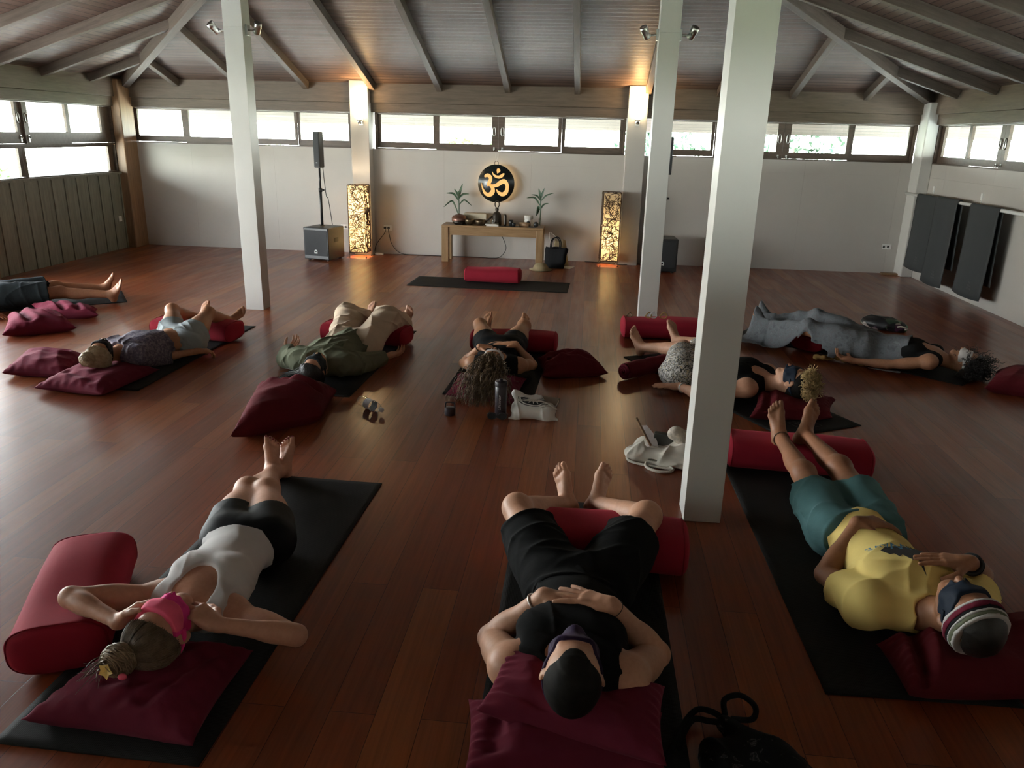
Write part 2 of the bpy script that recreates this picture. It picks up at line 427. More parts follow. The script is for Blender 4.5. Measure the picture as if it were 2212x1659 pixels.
def el(c, axes, r, k=.02, tag='', clip=None, mode='u', infl=0.0):    # ellipsoid, axes = rows
    c = A3(c); R_ = np.array([N3(x) for x in axes]); r = A3(r) + infl
    def fn(P):
        q = (P - c) @ R_.T
        k0 = np.sqrt(((q / r) ** 2).sum(1)); k1 = np.sqrt(((q / (r * r)) ** 2).sum(1))
        return clipd(P, k0 * (k0 - 1) / np.maximum(k1, 1e-9), clip)
    e = np.sqrt(((R_ * r[:, None]) ** 2).sum(0)); return Prim(fn, c - e, c + e, k, mode, tag)
def rbox(c, axes, half, rad, k=.01, tag='', clip=None, mode='u'):
    c = A3(c); R_ = np.array([N3(x) for x in axes]); h = A3(half) - rad
    def fn(P):
        q = np.abs((P - c) @ R_.T) - h
        return clipd(P, np.sqrt((np.maximum(q, 0) ** 2).sum(1)) + np.minimum(q.max(1), 0) - rad, clip)
    e = (np.abs(R_) * A3(half)[:, None]).sum(0); return Prim(fn, c - e, c + e, k, mode, tag)
def evalf(prims, P, margin=.07, post=None):
    P = np.ascontiguousarray(P, np.float64); d = np.full(len(P), 1.0)
    for p in prims:
        m = np.all((P > p.lo - margin) & (P < p.hi + margin), axis=1) if p.mode != 'i' else np.ones(len(P), bool)
        ix = np.nonzero(m)[0]
        if not len(ix): continue
        v = p.fn(P[ix]); o = d[ix]; k = max(p.k, 1e-5)
        if p.mode == 'u':
            h = np.maximum(k - np.abs(o - v), 0) / k; r = np.minimum(o, v) - h * h * k * .25
        elif p.mode == 's':
            h = np.maximum(k - np.abs(o + v), 0) / k; r = np.maximum(o, -v) + h * h * k * .25
        else:
            h = np.maximum(k - np.abs(o - v), 0) / k; r = np.maximum(o, v) + h * h * k * .25
        d[ix] = r
    if post is not None: d = post(P, d)
    return d
def folds(seed, amp, freq=55, dirs=None):        # cloth creases
    rg = np.random.RandomState(seed)
    ks = []
    for i in range(5):
        v = rg.normal(size=3) if dirs is None else A3(dirs) + rg.normal(size=3) * .45
        ks.append((N3(v) * freq * rg.uniform(.5, 1.5), rg.uniform(0, 6.28), N3(rg.normal(size=3)) * freq * .25, rg.uniform(0, 6.28)))
    def f(P, d):
        t = 0
        for n_, (k, ph, k2, p2) in enumerate(ks):
            r = 1 - np.abs(np.sin((P @ k + ph + 1.6 * np.sin(P @ k2 + p2)) * .5)); m = .5 + .5 * np.sin(P @ k2 * 1.7 + ph + 1.5 * np.sin(P @ k * .21))
            t = t + r ** 3 * m * m
        return d - amp * t
    return f
def sdf_mesh(prims, h=.004, post=None, margin=.07, relax=2):
    us = [p for p in prims if p.mode == 'u']
    lo = np.min([p.lo for p in us], 0) - 3 * h - .012; hi = np.max([p.hi for p in us], 0) + 3 * h + .012
    B = 6; H = h * B
    nb = np.ceil((hi - lo) / H).astype(int) + 1; n = nb * B
    cx = [lo[i] + (np.arange(nb[i]) + .5) * H for i in range(3)]
    C = np.stack(np.meshgrid(*cx, indexing='ij'), -1).reshape(-1, 3)
    cd = evalf(prims, C, margin, post).reshape(nb)
    act = np.abs(cd) < H * .87 * 1.35 + .006
    D = np.where(cd < 0, -1.0, 1.0).astype(np.float32)
    D = np.repeat(np.repeat(np.repeat(D, B, 0), B, 1), B, 2)
    bi = np.argwhere(act)
    off = np.stack(np.meshgrid(*[np.arange(B)] * 3, indexing='ij'), -1).reshape(-1, 3)
    I = (bi[:, None, :] * B + off[None]).reshape(-1, 3)
    for s in range(0, len(I), 1500000):
        J = I[s:s + 1500000]; D[J[:, 0], J[:, 1], J[:, 2]] = evalf(prims, lo + (J + .5) * h, margin, post)
    return nets(D, lo + .5 * h, h, relax)
def nets(D, org, h, relax=2):
    S = D < 0
    a = S[:-1, :-1, :-1]; cnt = np.zeros(a.shape, np.uint8)
    crn = [(i, j, k) for i in (0, 1) for j in (0, 1) for k in (0, 1)]
    sl = lambda i, n: slice(i, n - 1 + i)
    for i, j, k in crn: cnt += S[sl(i, S.shape[0]), sl(j, S.shape[1]), sl(k, S.shape[2])]
    cell = np.argwhere((cnt > 0) & (cnt < 8)); nc = len(cell)
    idm = np.full(a.shape, -1, np.int32); idm[cell[:, 0], cell[:, 1], cell[:, 2]] = np.arange(nc)
    val = {c_: D[cell[:, 0] + c_[0], cell[:, 1] + c_[1], cell[:, 2] + c_[2]] for c_ in crn}
    acc = np.zeros((nc, 3)); num = np.zeros(nc)
    for c_ in crn:
        for ax in range(3):
            if c_[ax]: continue
            e = list(c_); e[ax] = 1; e = tuple(e); v0, v1 = val[c_], val[e]; m = (v0 < 0) != (v1 < 0)
            t = np.where(m, v0 / np.where(m, v0 - v1, 1), 0); p = np.tile(A3(c_), (nc, 1)); p[:, ax] = t
            acc += p * m[:, None]; num += m
    V = (cell + acc / num[:, None])
    F = []
    for ax in range(3):
        s0 = [slice(None)] * 3; s1 = [slice(None)] * 3; s0[ax] = slice(0, -1); s1[ax] = slice(1, None)
        A = S[tuple(s0)]; Bb = S[tuple(s1)]; e = np.argwhere(A != Bb)
        b, c_ = (ax + 1) % 3, (ax + 2) % 3
        ok = (e[:, b] > 0) & (e[:, c_] > 0) & (e[:, b] < D.shape[b] - 1) & (e[:, c_] < D.shape[c_] - 1); e = e[ok]
        flip = A[e[:, 0], e[:, 1], e[:, 2]]
        q = []
        for db, dc in ((-1, -1), (0, -1), (0, 0), (-1, 0)):
            g = e.copy(); g[:, b] += db; g[:, c_] += dc; q.append(idm[g[:, 0], g[:, 1], g[:, 2]])
        q = np.stack(q, 1); q = np.where(flip[:, None], q, q[:, ::-1]); F.append(q[(q >= 0).all(1)])
    F = np.concatenate(F)
    for _ in range(relax):
        s = np.zeros_like(V); w_ = np.zeros(len(V))
        for i in range(4):
            np.add.at(s, F[:, i], V[F[:, (i + 1) % 4]] + V[F[:, (i - 1) % 4]]); np.add.at(w_, F[:, i], 2)
        V = V * .5 + .5 * s / np.maximum(w_, 1)[:, None]
    return V * h + org, F
def sdf_obj(name, prims, mat, parent=None, h=.004, post=None, relax=2, margin=.07):
    V, F = sdf_mesh(prims, h, post, margin, relax)
    return np_obj(name, V, F, mat, parent)
# ------------------------------------------------------------------ the hall
XL, XR, YB, YF = -6.63, 4.345, 11.07, -0.55
ZW, TAN = 2.285, 0.325                   # ceiling height at the walls, roof slope
XM = (XL + XR) / 2; RUN = (XR - XL) / 2; ZA = ZW + RUN * TAN
ZS, ZP0, ZP1, ZT = 1.457, 1.553, 1.91, 1.935     # sill, pane bottom, pane top, head of the clerestory
def struct(o, label=None): o['kind'] = 'structure'; return tag(o, label)

b = MB(); b.box((XL - .3, YF - .3, -.12), (XR + .3, YB + .3, 0)); struct(b.build('floor', 'floor_boards'))

def hip_roof(name, dz, ext, mat, flip):
    x0, x1, y0, y1 = XL - ext, XR + ext, YF - ext, YB + ext; z0 = ZW - ext * TAN + dz; r = RUN + ext
    A = [(x0, y0, z0), (x1, y0, z0), (x1, y1, z0), (x0, y1, z0), (XM, y0 + r, ZA + dz), (XM, y1 - r, ZA + dz)]
    F = [(0, 1, 4), (1, 2, 5, 4), (2, 3, 5), (3, 0, 4, 5)]
    if not flip: F = [tuple(reversed(f)) for f in F]
    me = bpy.data.meshes.new(name); me.from_pydata(A, [], F); uvl = me.uv_layers.new(name='UVMap')
    k = math.sqrt(1 + TAN * TAN)
    for p in me.polygons:
        for li in p.loop_indices:
            x, y, z = A[me.loops[li].vertex_index]; v = (z - z0) / TAN * k
            nx, ny = abs(p.normal.x), abs(p.normal.y)
            uvl.data[li].uv = (x if ny > nx else y, v)
    return link(name, me, mat)
struct(hip_roof('ceiling', 0, .12, 'ceiling_boards', False))
o = hip_roof('roof_shell', .16, 1.72, 'eave_boards', True); struct(o)
o = hip_roof('eave_soffit', .05, 1.70, 'eave_boards', False); struct(o)

# rafters: bars under the boards, each its own
RD, RW = .10, .075
def slope_z(d): return ZW + d * TAN
def rafter(p_eave, p_top, wd=RW, dp=RD, name='rafter'):
    a = Vector(p_eave); e = Vector(p_top); u = (e - a); s = Vector((u.y, -u.x, 0)).normalized(); n = u.cross(s).normalized()
    if n.z > 0: n = -n
    bb = MB(); c0 = a + n * dp / 2; c1 = e + n * dp / 2; L = (c1 - c0).length
    bb.box((0, -wd / 2, -dp / 2), (L, wd / 2, dp / 2)); o = bb.build(name, 'rafter_wood', bevel=.004)
    d = u.normalized(); z = -n; y = z.cross(d); o.matrix_world = Matrix.Translation(c0) @ Matrix((d, y, z)).transposed().to_4x4()
    struct(o)
EG = .075                                # rafters stop on the wall beam
for k in range(-6, 7):
    X = -1.155 + .923 * k
    if not (XL + .3 < X < XR - .3): continue
    run = min(X - XL, XR - X, RUN) - .03
    for yw, s in ((YB, -1), (YF, 1)):
        rafter((X, yw + s * EG, slope_z(EG)), (X, yw + s * run, slope_z(run)))
for side, xw, s in (('l', XL, 1), ('r', XR, -1)):
    for k in range(13):
        Y = YB - .86 - .923 * k
        if Y < YF + .3: break
        run = min(YB - Y, Y - YF, RUN) - .03
        rafter((xw + s * EG, Y, slope_z(EG)), (xw + s * run, Y, slope_z(run)))
for cx_, cy_, sx_, sy_ in ((XL, YB, 1, -1), (XR, YB, -1, -1), (XL, YF, 1, 1), (XR, YF, -1, 1)):
    rafter((cx_ + sx_ * .09, cy_ + sy_ * .09, slope_z(.09)), (cx_ + sx_ * RUN, cy_ + sy_ * RUN, slope_z(RUN)), .10, .14, 'hip_rafter')
bb = MB(); bb.box((XM - .05, YF + RUN, ZA - .2), (XM + .05, YB - RUN, ZA)); struct(bb.build('ridge_beam', 'beam_wood_y'))

# timber heads above the windows
def heads(name, lo, hi, mat): bb = MB(); bb.box(lo, hi); struct(bb.build(name, mat, bevel=.004))
heads('trim_1', (XL, YB - .07, 2.06), (XR, YB + .12, ZW + .03), 'beam_wood_x'); heads('trim_2', (XL, YB - .035, ZT), (XR, YB + .12, 2.06), 'beam_wood_x')
heads('trim_3', (XL - .12, YF, 2.06), (XL + .07, YB - .07, ZW + .03), 'beam_wood_y'); heads('trim_4', (XL - .12, YF, ZT), (XL + .035, YB - .035, 2.06), 'beam_wood_y')
heads('trim_5', (XR - .07, YF, 2.06), (XR + .12, YB - .07, ZW + .03), 'beam_wood_y'); heads('trim_6', (XR - .035, YF, ZT), (XR + .12, YB - .035, 2.06), 'beam_wood_y')

# walls
bb = MB(); xs = [XL] + [-5.70 + 1.22 * i for i in range(9)] + [XR]; g = .0006
bb.box((XL - .12, YB + .01, 0), (XR + .12, YB + .12, ZS))
for a, e in zip(xs[:-1], xs[1:]):
    for z0, z1 in ((0, 1.29), (1.29, ZS)): bb.box((a + g, YB, z0 + g), (e - g, YB + .012, z1 - g))
struct(bb.build('wall_back', 'white_paint'))
bb = MB(); bb.box((XR + .01, YF, 0), (XR + .12, YB + .12, ZS))
ys = [YF] + [.6 + 1.22 * i for i in range(9)] + [YB]
for a, e in zip(ys[:-1], ys[1:]):
    for z0, z1 in ((0, 1.29), (1.29, ZS)): bb.box((XR, a + g, z0 + g), (XR + .012, e - g, z1 - g))
struct(bb.build('wall_right', 'white_paint'))
bb = MB(); bb.box((XL - .12, YF - .12, 0), (XR + .12, YF, ZS)); bb.box((XL - .12, YF - .12, ZT), (XR + .12, YF, ZW + .04))
for xa, xc in ((XL - .12, -6.55), (-3.33, -3.0), (.43, .85), (4.18, XR + .12)): bb.box((xa, YF - .12, ZS), (xc, YF, ZT))
struct(bb.build('wall_front', 'white_paint'))
ZL = 1.03                                # top of the planked part of the left wall
DY0, DY1 = 3.95, 7.9                    # wide doorway standing open in the left wall
bb = MB()
y = YB; i = 0
while y > YF:
    y2 = max(y - .118, YF)
    if not (y > DY0 and y2 < DY1):
        d = .006 if i % 2 else .016
        bb.box((XL - .05, y2 + .002, 0), (XL + d, y - .002, ZL))
    y -= .12; i += 1
for a, e in ((YF, DY0), (DY1, YB + .1)): bb.box((XL - .12, a, 0), (XL - .02, e, ZL)); bb.box((XL - .14, a, ZL), (XL + .045, e, ZL + .03))
struct(bb.build('wall_left', 'plank_wood'))

# clerestory windows: sash > pane, handle
NW = [0]
def window(fr, bays, z0, z1, zs, zt, sill=True, pulls=(), m=(.075, .075), depth=.03):
    """fr(u, d, z) puts wall coordinates (along, outwards, up) into the hall; bays = glass edges along u"""
    NW[0] += 1; us = [x for p in bays for x in p]; u0, u1 = us[0], us[-1]
    e0, e1 = u0 - m[0], u1 + m[1]
    bb = MB()
    def bx(lo, hi, m=bb):
        vs = [fr(*p) for p in ((lo[0], lo[1], lo[2]), (hi[0], lo[1], lo[2]), (hi[0], hi[1], lo[2]), (lo[0], hi[1], lo[2]), (lo[0], lo[1], hi[2]), (hi[0], lo[1], hi[2]), (hi[0], hi[1], hi[2]), (lo[0], hi[1], hi[2]))]
        m.add(vs, [(0, 3, 2, 1), (4, 5, 6, 7), (0, 1, 5, 4), (1, 2, 6, 5), (2, 3, 7, 6), (3, 0, 4, 7)])
    bx((e0, -.005, zs), (e1, .10, zs + .012)); bx((e0, .0, zt - .012), (e1, .10, zt)); bx((e0, .0, zs), (e0 + .03, .10, zt)); bx((e1 - .03, .0, zs), (e1, .10, zt))
    W = struct(bb.build('window_%d' % NW[0], 'frame_wood'))
    for i, (a, c_) in enumerate(bays):
        l = (e0 + .03) if i == 0 else (bays[i - 1][1] + a) / 2 + .001
        r = (e1 - .03) if i == len(bays) - 1 else (c_ + bays[i + 1][0]) / 2 - .001
        d0 = .012 + (depth if i in (0, len(bays) - 1) else 0); d1 = d0 + .034
        gapb = 0 if i % 2 else .005
        s_ = MB()
        for lo, hi in (((l, d0, zs + .012 + gapb), (a, d1, zt - .014)), ((c_, d0, zs + .012 + gapb), (r, d1, zt - .014)), ((a, d0, zs + .012 + gapb), (c_, d1, z0)), ((a, d0, z1), (c_, d1, zt - .014))): bx(lo, hi, s_)
        sash = s_.build('sash', 'frame_wood', W)
        gm = MB(); bx((a - .006, d0 + .013, z0 - .006), (c_ + .006, d0 + .019, z1 + .006), gm); gm.build('pane', 'window_glass', sash)
        if i in pulls:
            right = i == pulls[0]; um = c_ + .032 if right else a - .032; zm = (z0 + z1) / 2 - .01
            h = MB(); ring = [fr(um + .020 * math.cos(t), d0 - .006, zm + .055 * math.copysign(abs(math.sin(t)) ** .6, math.sin(t))) for t in [2 * PI * q / 20 for q in range(20)]]
            h.tube(ring, .0055, 6, True); h.build('handle', 'brushed_steel', sash)
            h = MB(); bx((um - .011, d0 - .010, zs + .03), (um + .011, d0, z0 - .035), h)
            h.tube([fr(um, d0 - .012, z0 - .05), fr(um, d0 - .03, z0 - .075)], .007, 6); h.build('latch', 'brushed_steel', sash)
    return W
backfr = lambda u, d, z: (u, YB + d, z)
window(backfr, [(-6.476, -5.813), (-5.703, -5.05), (-4.85, -4.159), (-4.086, -3.394)], ZP0, ZP1, ZS, ZT, pulls=(1, 2))
window(backfr, [(-2.93, -2.193), (-2.103, -1.376), (-1.199, -.469), (-.375, .363)], ZP0, ZP1, ZS, ZT, pulls=(1, 2))
window(backfr, [(.92, 1.58), (1.66, 2.434), (2.607, 3.333), (3.421, 4.118)], ZP0, ZP1, ZS, ZT, pulls=(1, 2))
frontfr = lambda u, d, z: (u, YF - d, z)
for bays_ in ([(-6.476, -5.813), (-5.703, -5.05), (-4.85, -4.159), (-4.086, -3.404)], [(-2.93, -2.193), (-2.103, -1.376), (-1.199, -.469), (-.375, .353)], [(.93, 1.58), (1.66, 2.434), (2.607, 3.333), (3.421, 4.1)]): window(frontfr, bays_, ZP0, ZP1, ZS, ZT, pulls=(1, 2))
leftfr = lambda u, d, z: (XL - d, u, z)
rightfr = lambda u, d, z: (XR + d, u, z)
window(leftfr, [(8.17, 8.90), (9.06, 9.768), (9.874, 10.54)], ZP0 + .03, ZP1 + .01, ZS - .02, ZT, pulls=(0, 1), m=(.075, .22))
window(leftfr, [(8.17, 8.85), (8.97, 10.62)], ZL + .045, 1.40, ZL + .03, ZS - .02, m=(.075, .14))
for q in (0, -3.87):
    window(rightfr, [(7.5 + q, 8.2 + q), (8.3 + q, 9.05 + q), (9.22 + q, 9.9 + q), (10.03 + q, 10.70 + q)], ZP0, ZP1, ZS, ZT, pulls=(1, 2), m=(.075, .12))
window(rightfr, [(-.3, .5), (.6, 1.38), (1.54, 2.3), (2.4, 3.0)], ZP0, ZP1, ZS, ZT, pulls=(1, 2))
window(leftfr, [(-.3, .5), (.6, 1.38), (1.54, 2.3), (2.4, 3.7)], ZP0, ZP1, ZS, ZT, pulls=(1, 2))
window(leftfr, [(-.3, 1.4), (1.5, 3.7)], ZL + .045, 1.40, ZL + .03, ZS - .02)

# posts and pilasters
def post(name, lo, hi, mat, bev=.006): bb = MB(); bb.box(lo, hi); return struct(bb.build(name, mat, bevel=bev))
post('corner_post', (XL, YB - .33, 0), (XL + .135, YB, ZW), 'post_wood', .012)
post('corner_post', (XR - .15, YB - .27, 0), (XR, YB, 2.2), 'pillar_paint', .012)
PY = 10.89
post('pilaster', (-3.30, PY, 0), (-3.045, YB + .1, ZW + .05), 'white_paint'); post('pilaster', (.445, PY, 0), (.70, YB + .1, ZW + .05), 'white_paint')
for yy, yl in ((7.28, 8.0), (3.41, 3.86)):
    post('side_post', (XL - .12, yl - .09, 0), (XL + .08, yl + .09, ZW), 'post_wood'); post('side_post', (XR - .12, yy - .13, 0), (XR + .1, yy + .13, ZW), 'white_paint')
def pillar(x0, x1, y0, y1, zc, label):
    bb = MB()
    zt = slope_z(min(YB - y1, x0 - XL, XR - x1, y0 - YF)) + .0
    bb.box((x0, y0, 0), (x1, y1, zc - .0015)); bb.box((x0 + .003, y0 + .003, zc - .01), (x1 - .003, y1 - .003, zc + .01)); bb.box((x0, y0, zc + .0015), (x1, y1, zt + .02))
    return struct(bb.build('pillar', 'pillar_paint', bevel=.0015), label)
ZC1 = BK(500, 57, 7.18).z
pillar(-3.29, -3.115, 7.18, 7.35, ZC1, 'white square pillar left of the altar table'); pillar(.512, .685, 7.20, 7.375, ZC1, 'white square pillar in the middle distance')
pillar(.515, .684, 3.32, 3.49, ZC1, 'large white square pillar nearest to the viewer')

# ------------------------------------------------------------------ outdoors
b = MB(); b.box((-45, -40, -.7), (45, 50, -.55)); o = b.build('ground', 'grass'); struct(o)
b = MB(); b.box((XL - 7, YF - 5, -.54), (XR + 5, YB + 4, -.13)); o = b.build('bounce_ground', M('bounce_pale', (.58, .57, .53), .8, .1, 5)); struct(o)  # pale ground added around the hall to bounce daylight up through the openings
def shrub(x, y, h, n, seed, label, mat='leaf', wd=1.0):
    rg = np.random.RandomState(seed); r = empty('shrub', (x, y, -.55)); tag(r, label, 'shrub', 'garden shrubs outside the windows')
    tr = MB(); 
    for i in range(4):
        a = rg.uniform(0, 6.28); tr.tube(smoothpts([(0, 0, 0), (.12 * math.cos(a) * wd, .12 * math.sin(a) * wd, h * .4), (.35 * wd * math.cos(a), .35 * wd * math.sin(a), h * .8)], 4), [.05, .047, .045, .04, .037, .033, .03, .025, .02], 6)
    tr.build('stem', 'bark', r)
    u = rg.normal(size=(n, 3)); u /= np.linalg.norm(u, axis=1)[:, None]; rad = rg.uniform(.55, 1.0, n) ** .5
    c_ = u * rad[:, None] * np.array([.75 * wd, .75 * wd, h * .36]) + np.array([0, 0, h * .62]); c_ += .10 * np.sin(c_ * 5 + seed)
    d = rg.normal(size=(n, 3)); d[:, 2] -= .3; d /= np.linalg.norm(d, axis=1)[:, None]; s = np.cross(d, rg.normal(size=(n, 3))); s /= np.linalg.norm(s, axis=1)[:, None]
    L = rg.uniform(.09, .17, n)[:, None]; V = np.stack([c_, c_ + d * L * .5 + s * L * .22, c_ + d * L, c_ + d * L * .5 - s * L * .22], 1).reshape(-1, 3)
    np_obj('foliage', V, np.arange(n * 4).reshape(-1, 4), mat, r, False)
shrub(3.3, 13.6, 2.7, 1500, 3, 'leafy green shrub outside the right end of the back windows', 'leaf_dark', 1.2)
shrub(1.1, 14.4, 2.6, 1400, 4, 'leafy shrub outside the back window beside the thin black speaker', 'leaf_dark', 1.1)
shrub(-2.5, 15.5, 2.2, 900, 5, 'small shrub outside the back window over the woven lamp')
shrub(-6.0, 15.2, 2.0, 900, 6, 'small shrub outside the left end of the back windows')
shrub(-9.6, 11.2, 2.1, 1200, 8, 'leafy shrub outside the lower window of the plank wall', 'leaf', 1.1)
shrub(7.2, 12.0, 2.5, 1200, 9, 'leafy shrub outside the window of the mat rail wall', 'leaf_dark', 1.1)

for x0, x1 in ((-6.5, -3.38), (-2.95, .40), (.9, 4.15)): portal('daylight_portal', ((x0 + x1) / 2, YB + .14, 1.73), (-PI / 2, 0, 0), x1 - x0, .40)
for x0, x1 in ((-6.5, -3.38), (-2.95, .40), (.9, 4.15)): portal('daylight_portal', ((x0 + x1) / 2, YF - .14, 1.73), (PI / 2, 0, 0), x1 - x0, .40)
for y0, y1, z0, z1 in ((8.12, 10.65, 1.5, 1.94), (8.12, 10.65, 1.04, 1.42), (DY0, DY1, .0, 1.93), (-.3, 3.7, 1.04, 1.94)):
    portal('daylight_portal', (XL - .15, (y0 + y1) / 2, (z0 + z1) / 2), (0, -PI / 2, 0), z1 - z0, y1 - y0)
for y0, y1 in ((7.45, 10.75), (3.6, 6.9), (-.3, 3.0)): portal('daylight_portal', (XR + .15, (y0 + y1) / 2, 1.73), (0, PI / 2, 0), .4, y1 - y0)
# ------------------------------------------------------------------ cloths and soft things
mat_fabric('maroon_cotton', (.13, .015, .031), .85, 600, .5, .35)
mat_fabric('maroon_dark_cotton', (.10, .010, .015), .85, 600, .5, .3)
mat_fabric('red_canvas', (.28, .016, .032), .8, 900, .12, .45, .06)
mat_fabric('red_piping', (.20, .010, .02), .8, 900, .1, .3, .06)
mat_fabric('hanging_mat', (.050, .054, .056), .6, 500, .04, .1, .06)
mat_fabric('canvas_cream', (.56, .52, .45), .9, 500, .45, .2, .06)
mat_fabric('white_cotton', (.66, .63, .58), .9, 500, .4, .2, .05)
mat_fabric('black_cloth', (.012, .012, .013), .9, 500, .4, .12, .2)
mat_fabric('tan_cloth', (.28, .22, .13), .9, 500, .5, .2, .12)
mat_fabric('ochre_cloth', (.40, .25, .09), .8, 500, .5, .2, .2)
M('ink_black', (.012, .012, .012), .7); M('print_grey', (.075, .072, .068), .6)
M('paper_white', (.62, .60, .55), .7, .05); M('dark_metal', (.05, .042, .035), .4, .3, 30, .1, 100, .8)
M('bronze', (.16, .12, .075), .38, .25, 25, .1, 80, .9); mat_clear('clear_plastic')
wood('wicker', (.035, .02, .012), (.09, .05, .028), .5, 'Z')

def floor_mat(cx, cy, rz, label, L=1.86, W=.62, t=.006, z=0, logo=False):
    r = empty('yoga_mat', (cx, cy, z), rz); tag(r, label, 'yoga mat', 'black yoga mats on the floor')
    b = MB(); n, m = 24, 60; vs = []; fs = []
    for j in range(m + 1):
        for i in range(n + 1):
            u, v = i / n - .5, j / m - .5
            vs.append((u * W, v * L, t + .0012 * math.sin(7 * v + 3 * u) * (abs(v) > .3)))
    for j in range(m):
        for i in range(n): a = j * (n + 1) + i; fs.append((a, a + 1, a + n + 2, a + n + 1))
    b.add(vs, fs, True); k = len(vs); b.add([(x, y, 0.0) for x, y, zz in vs], [tuple(reversed(f)) for f in fs], True)
    rim = [i for i in range(n + 1)] + [(j + 1) * (n + 1) - 1 for j in range(1, m + 1)] + [m * (n + 1) + i for i in range(n - 1, -1, -1)] + [j * (n + 1) for j in range(m - 1, 0, -1)]
    for q in range(len(rim)): a, c_ = rim[q], rim[(q + 1) % len(rim)]; b.f.append((a + k, c_ + k, c_, a)); b.sm.append(False); b.mi.append(0)
    b.build('sheet', 'mat_rubber', r)
    if logo:
        lx, ly, lrz = logo; lb = MB(); zt = t + .0022
        hw, hh = .085, .062
        for lo, hi in (((-hw, -hh), (hw, -hh + .002)), ((-hw, hh - .002), (hw, hh)), ((-hw, -hh), (-hw + .002, hh)), ((hw - .002, -hh), (hw, hh))): lb.box((lo[0], lo[1], 0), (hi[0], hi[1], .0006))
        for i, tx in enumerate(('THE', 'YOGA', 'HOUSE')):
            v, f = text_mesh(tx, .036); lb.add([(x, y + .036 - .036 * i, .0008) for x, y, q in v], f)
        lo_ = lb.build('printed_logo', 'print_grey', r); lo_.location = (lx, ly, zt); lo_.rotation_euler = (0, 0, lrz)
    return r
d2 = lambda a, b: math.atan2(b.y - a.y, b.x - a.x) - PI / 2
floor_mat(-1.293, 2.575, math.radians(-1), 'black yoga mat under the person in the pink eye mask')
floor_mat(.055, 2.50, math.radians(.4), 'black yoga mat under the person with clasped hands')
floor_mat(1.135, 3.11, math.radians(1.2), 'black yoga mat under the person in the yellow shirt', logo=(.045, -.845, PI))
floor_mat(-.585, 5.86, math.radians(-1.9), 'black yoga mat under the person in the black crop top')
floor_mat(-1.81, 5.71, math.radians(-1.5), 'black yoga mat under the person in the green shirt')
floor_mat(-3.24, 5.60, math.radians(-.7), 'black yoga mat under the person in pale denim shorts')
ka, kb = G(1347, 772), G(1692, 946); kd = (kb - ka).normalized(); kp = Vector((-kd.y, kd.x, 0))
kc = ka + kd * .93 + kp * .31
K_RZ = d2(ka, kb); floor_mat(kc.x, kc.y, K_RZ + PI, 'black yoga mat slanting behind the nearest pillar under the person in patterned shorts', logo=(-.03, -.80, PI))
va, vb = G(1602, 726), G(2066, 831); vd = (vb - va).normalized(); vp = Vector((-vd.y, vd.x, 0)); vc = va + vd * .93 + vp * .31
floor_mat(vc.x, vc.y, d2(va, vb) + PI, 'black yoga mat under the person wrapped in a grey-blue cloth')
floor_mat(-1.116, 9.03, math.radians(88.5), 'black yoga mat lying crosswise in front of the altar table')
floor_mat(-5.49, 6.95, math.radians(-54), 'black yoga mat under the person in dark shorts at the plank wall')

def bolster(cx, cy, rz, label, L=.70, W=.30, H=.17, z=.0085, sag=()):
    r = empty('bolster', (cx, cy, z), rz); tag(r, label, 'bolster', 'red yoga bolsters')
    n, m = 40, 48; vs = []; fs = []
    def ring(t):                           # t in -1..1 along the length
        a = abs(t); c_ = .115
        x = t * L / 2
        e = max(0, (a - (1 - c_)) / c_); s = max(0.0, 1 - e ** 2.6) ** (1 / 2.6) if e < 1 else 0
        return x, s
    ts = [math.sin(-PI / 2 + PI * j / m) * .999999 for j in range(m + 1)]
    for t in ts:
        x, s = ring(t); s = max(s, .02); ins = (1 - s)
        for i in range(n):
            q = 2 * PI * i / n; p = 3.2
            cx_, sx_ = math.cos(q), math.sin(q)
            k = (abs(cx_) ** p + abs(sx_) ** p) ** (-1 / p)
            y = cx_ * k * (W / 2) * (.25 + .75 * s if s > .03 else s); zz = H / 2 + sx_ * k * (H / 2) * (.25 + .75 * s if s > .03 else s)
            zz += .006 * math.sin(x * 9 + y * 5) * (sx_ > 0) * s
            for sx0, sy0, sr, sd in sag:
                if sx_ > 0: zz -= sd * math.exp(-((x - sx0) ** 2 + (y - sy0) ** 2) / sr ** 2)
            vs.append((x, y, max(zz, 0)))
    for j in range(m):
        for i in range(n): fs.append((j * n + i, j * n + (i + 1) % n, (j + 1) * n + (i + 1) % n, (j + 1) * n + i))
    fs.append(tuple(range(n - 1, -1, -1))); fs.append(tuple(m * n + i for i in range(n)))
    b = MB(); b.add(vs, fs, True); b.build('cushion_body', 'red_canvas', r)
    for s in (-1, 1):
        pts = []
        for i in range(48):
            q = 2 * PI * i / 48; p = 3.2; k = (abs(math.cos(q)) ** p + abs(math.sin(q)) ** p) ** (-1 / p)
            pts.append((s * L / 2 * .925, math.cos(q) * k * W / 2 * .985, H / 2 + math.sin(q) * k * H / 2 * .985))
        b = MB(); b.tube(pts, .0032, 6, True); b.build('piping', 'red_piping', r)
    return r
bolster(-1.745, 2.25, math.radians(112.5), 'red bolster on the floor beside the person in the pink eye mask', .66, .30, .175, 0)
bolster(.115, 2.935, math.radians(-3.5), 'red bolster under the knees of the person with clasped hands', .74, .31, .165)
bolster(1.19, 4.03, math.radians(-4.5), 'red bolster under the ankles of the person in the yellow shirt', .76, .30, .165)
bolster(-.555, 6.17, math.radians(-1), 'red bolster under the knees of the person in the black crop top', .72, .30, .15)
bolster(-1.80, 6.19, math.radians(-9), 'red bolster under the knees of the person in beige trousers', .76, .30, .15)
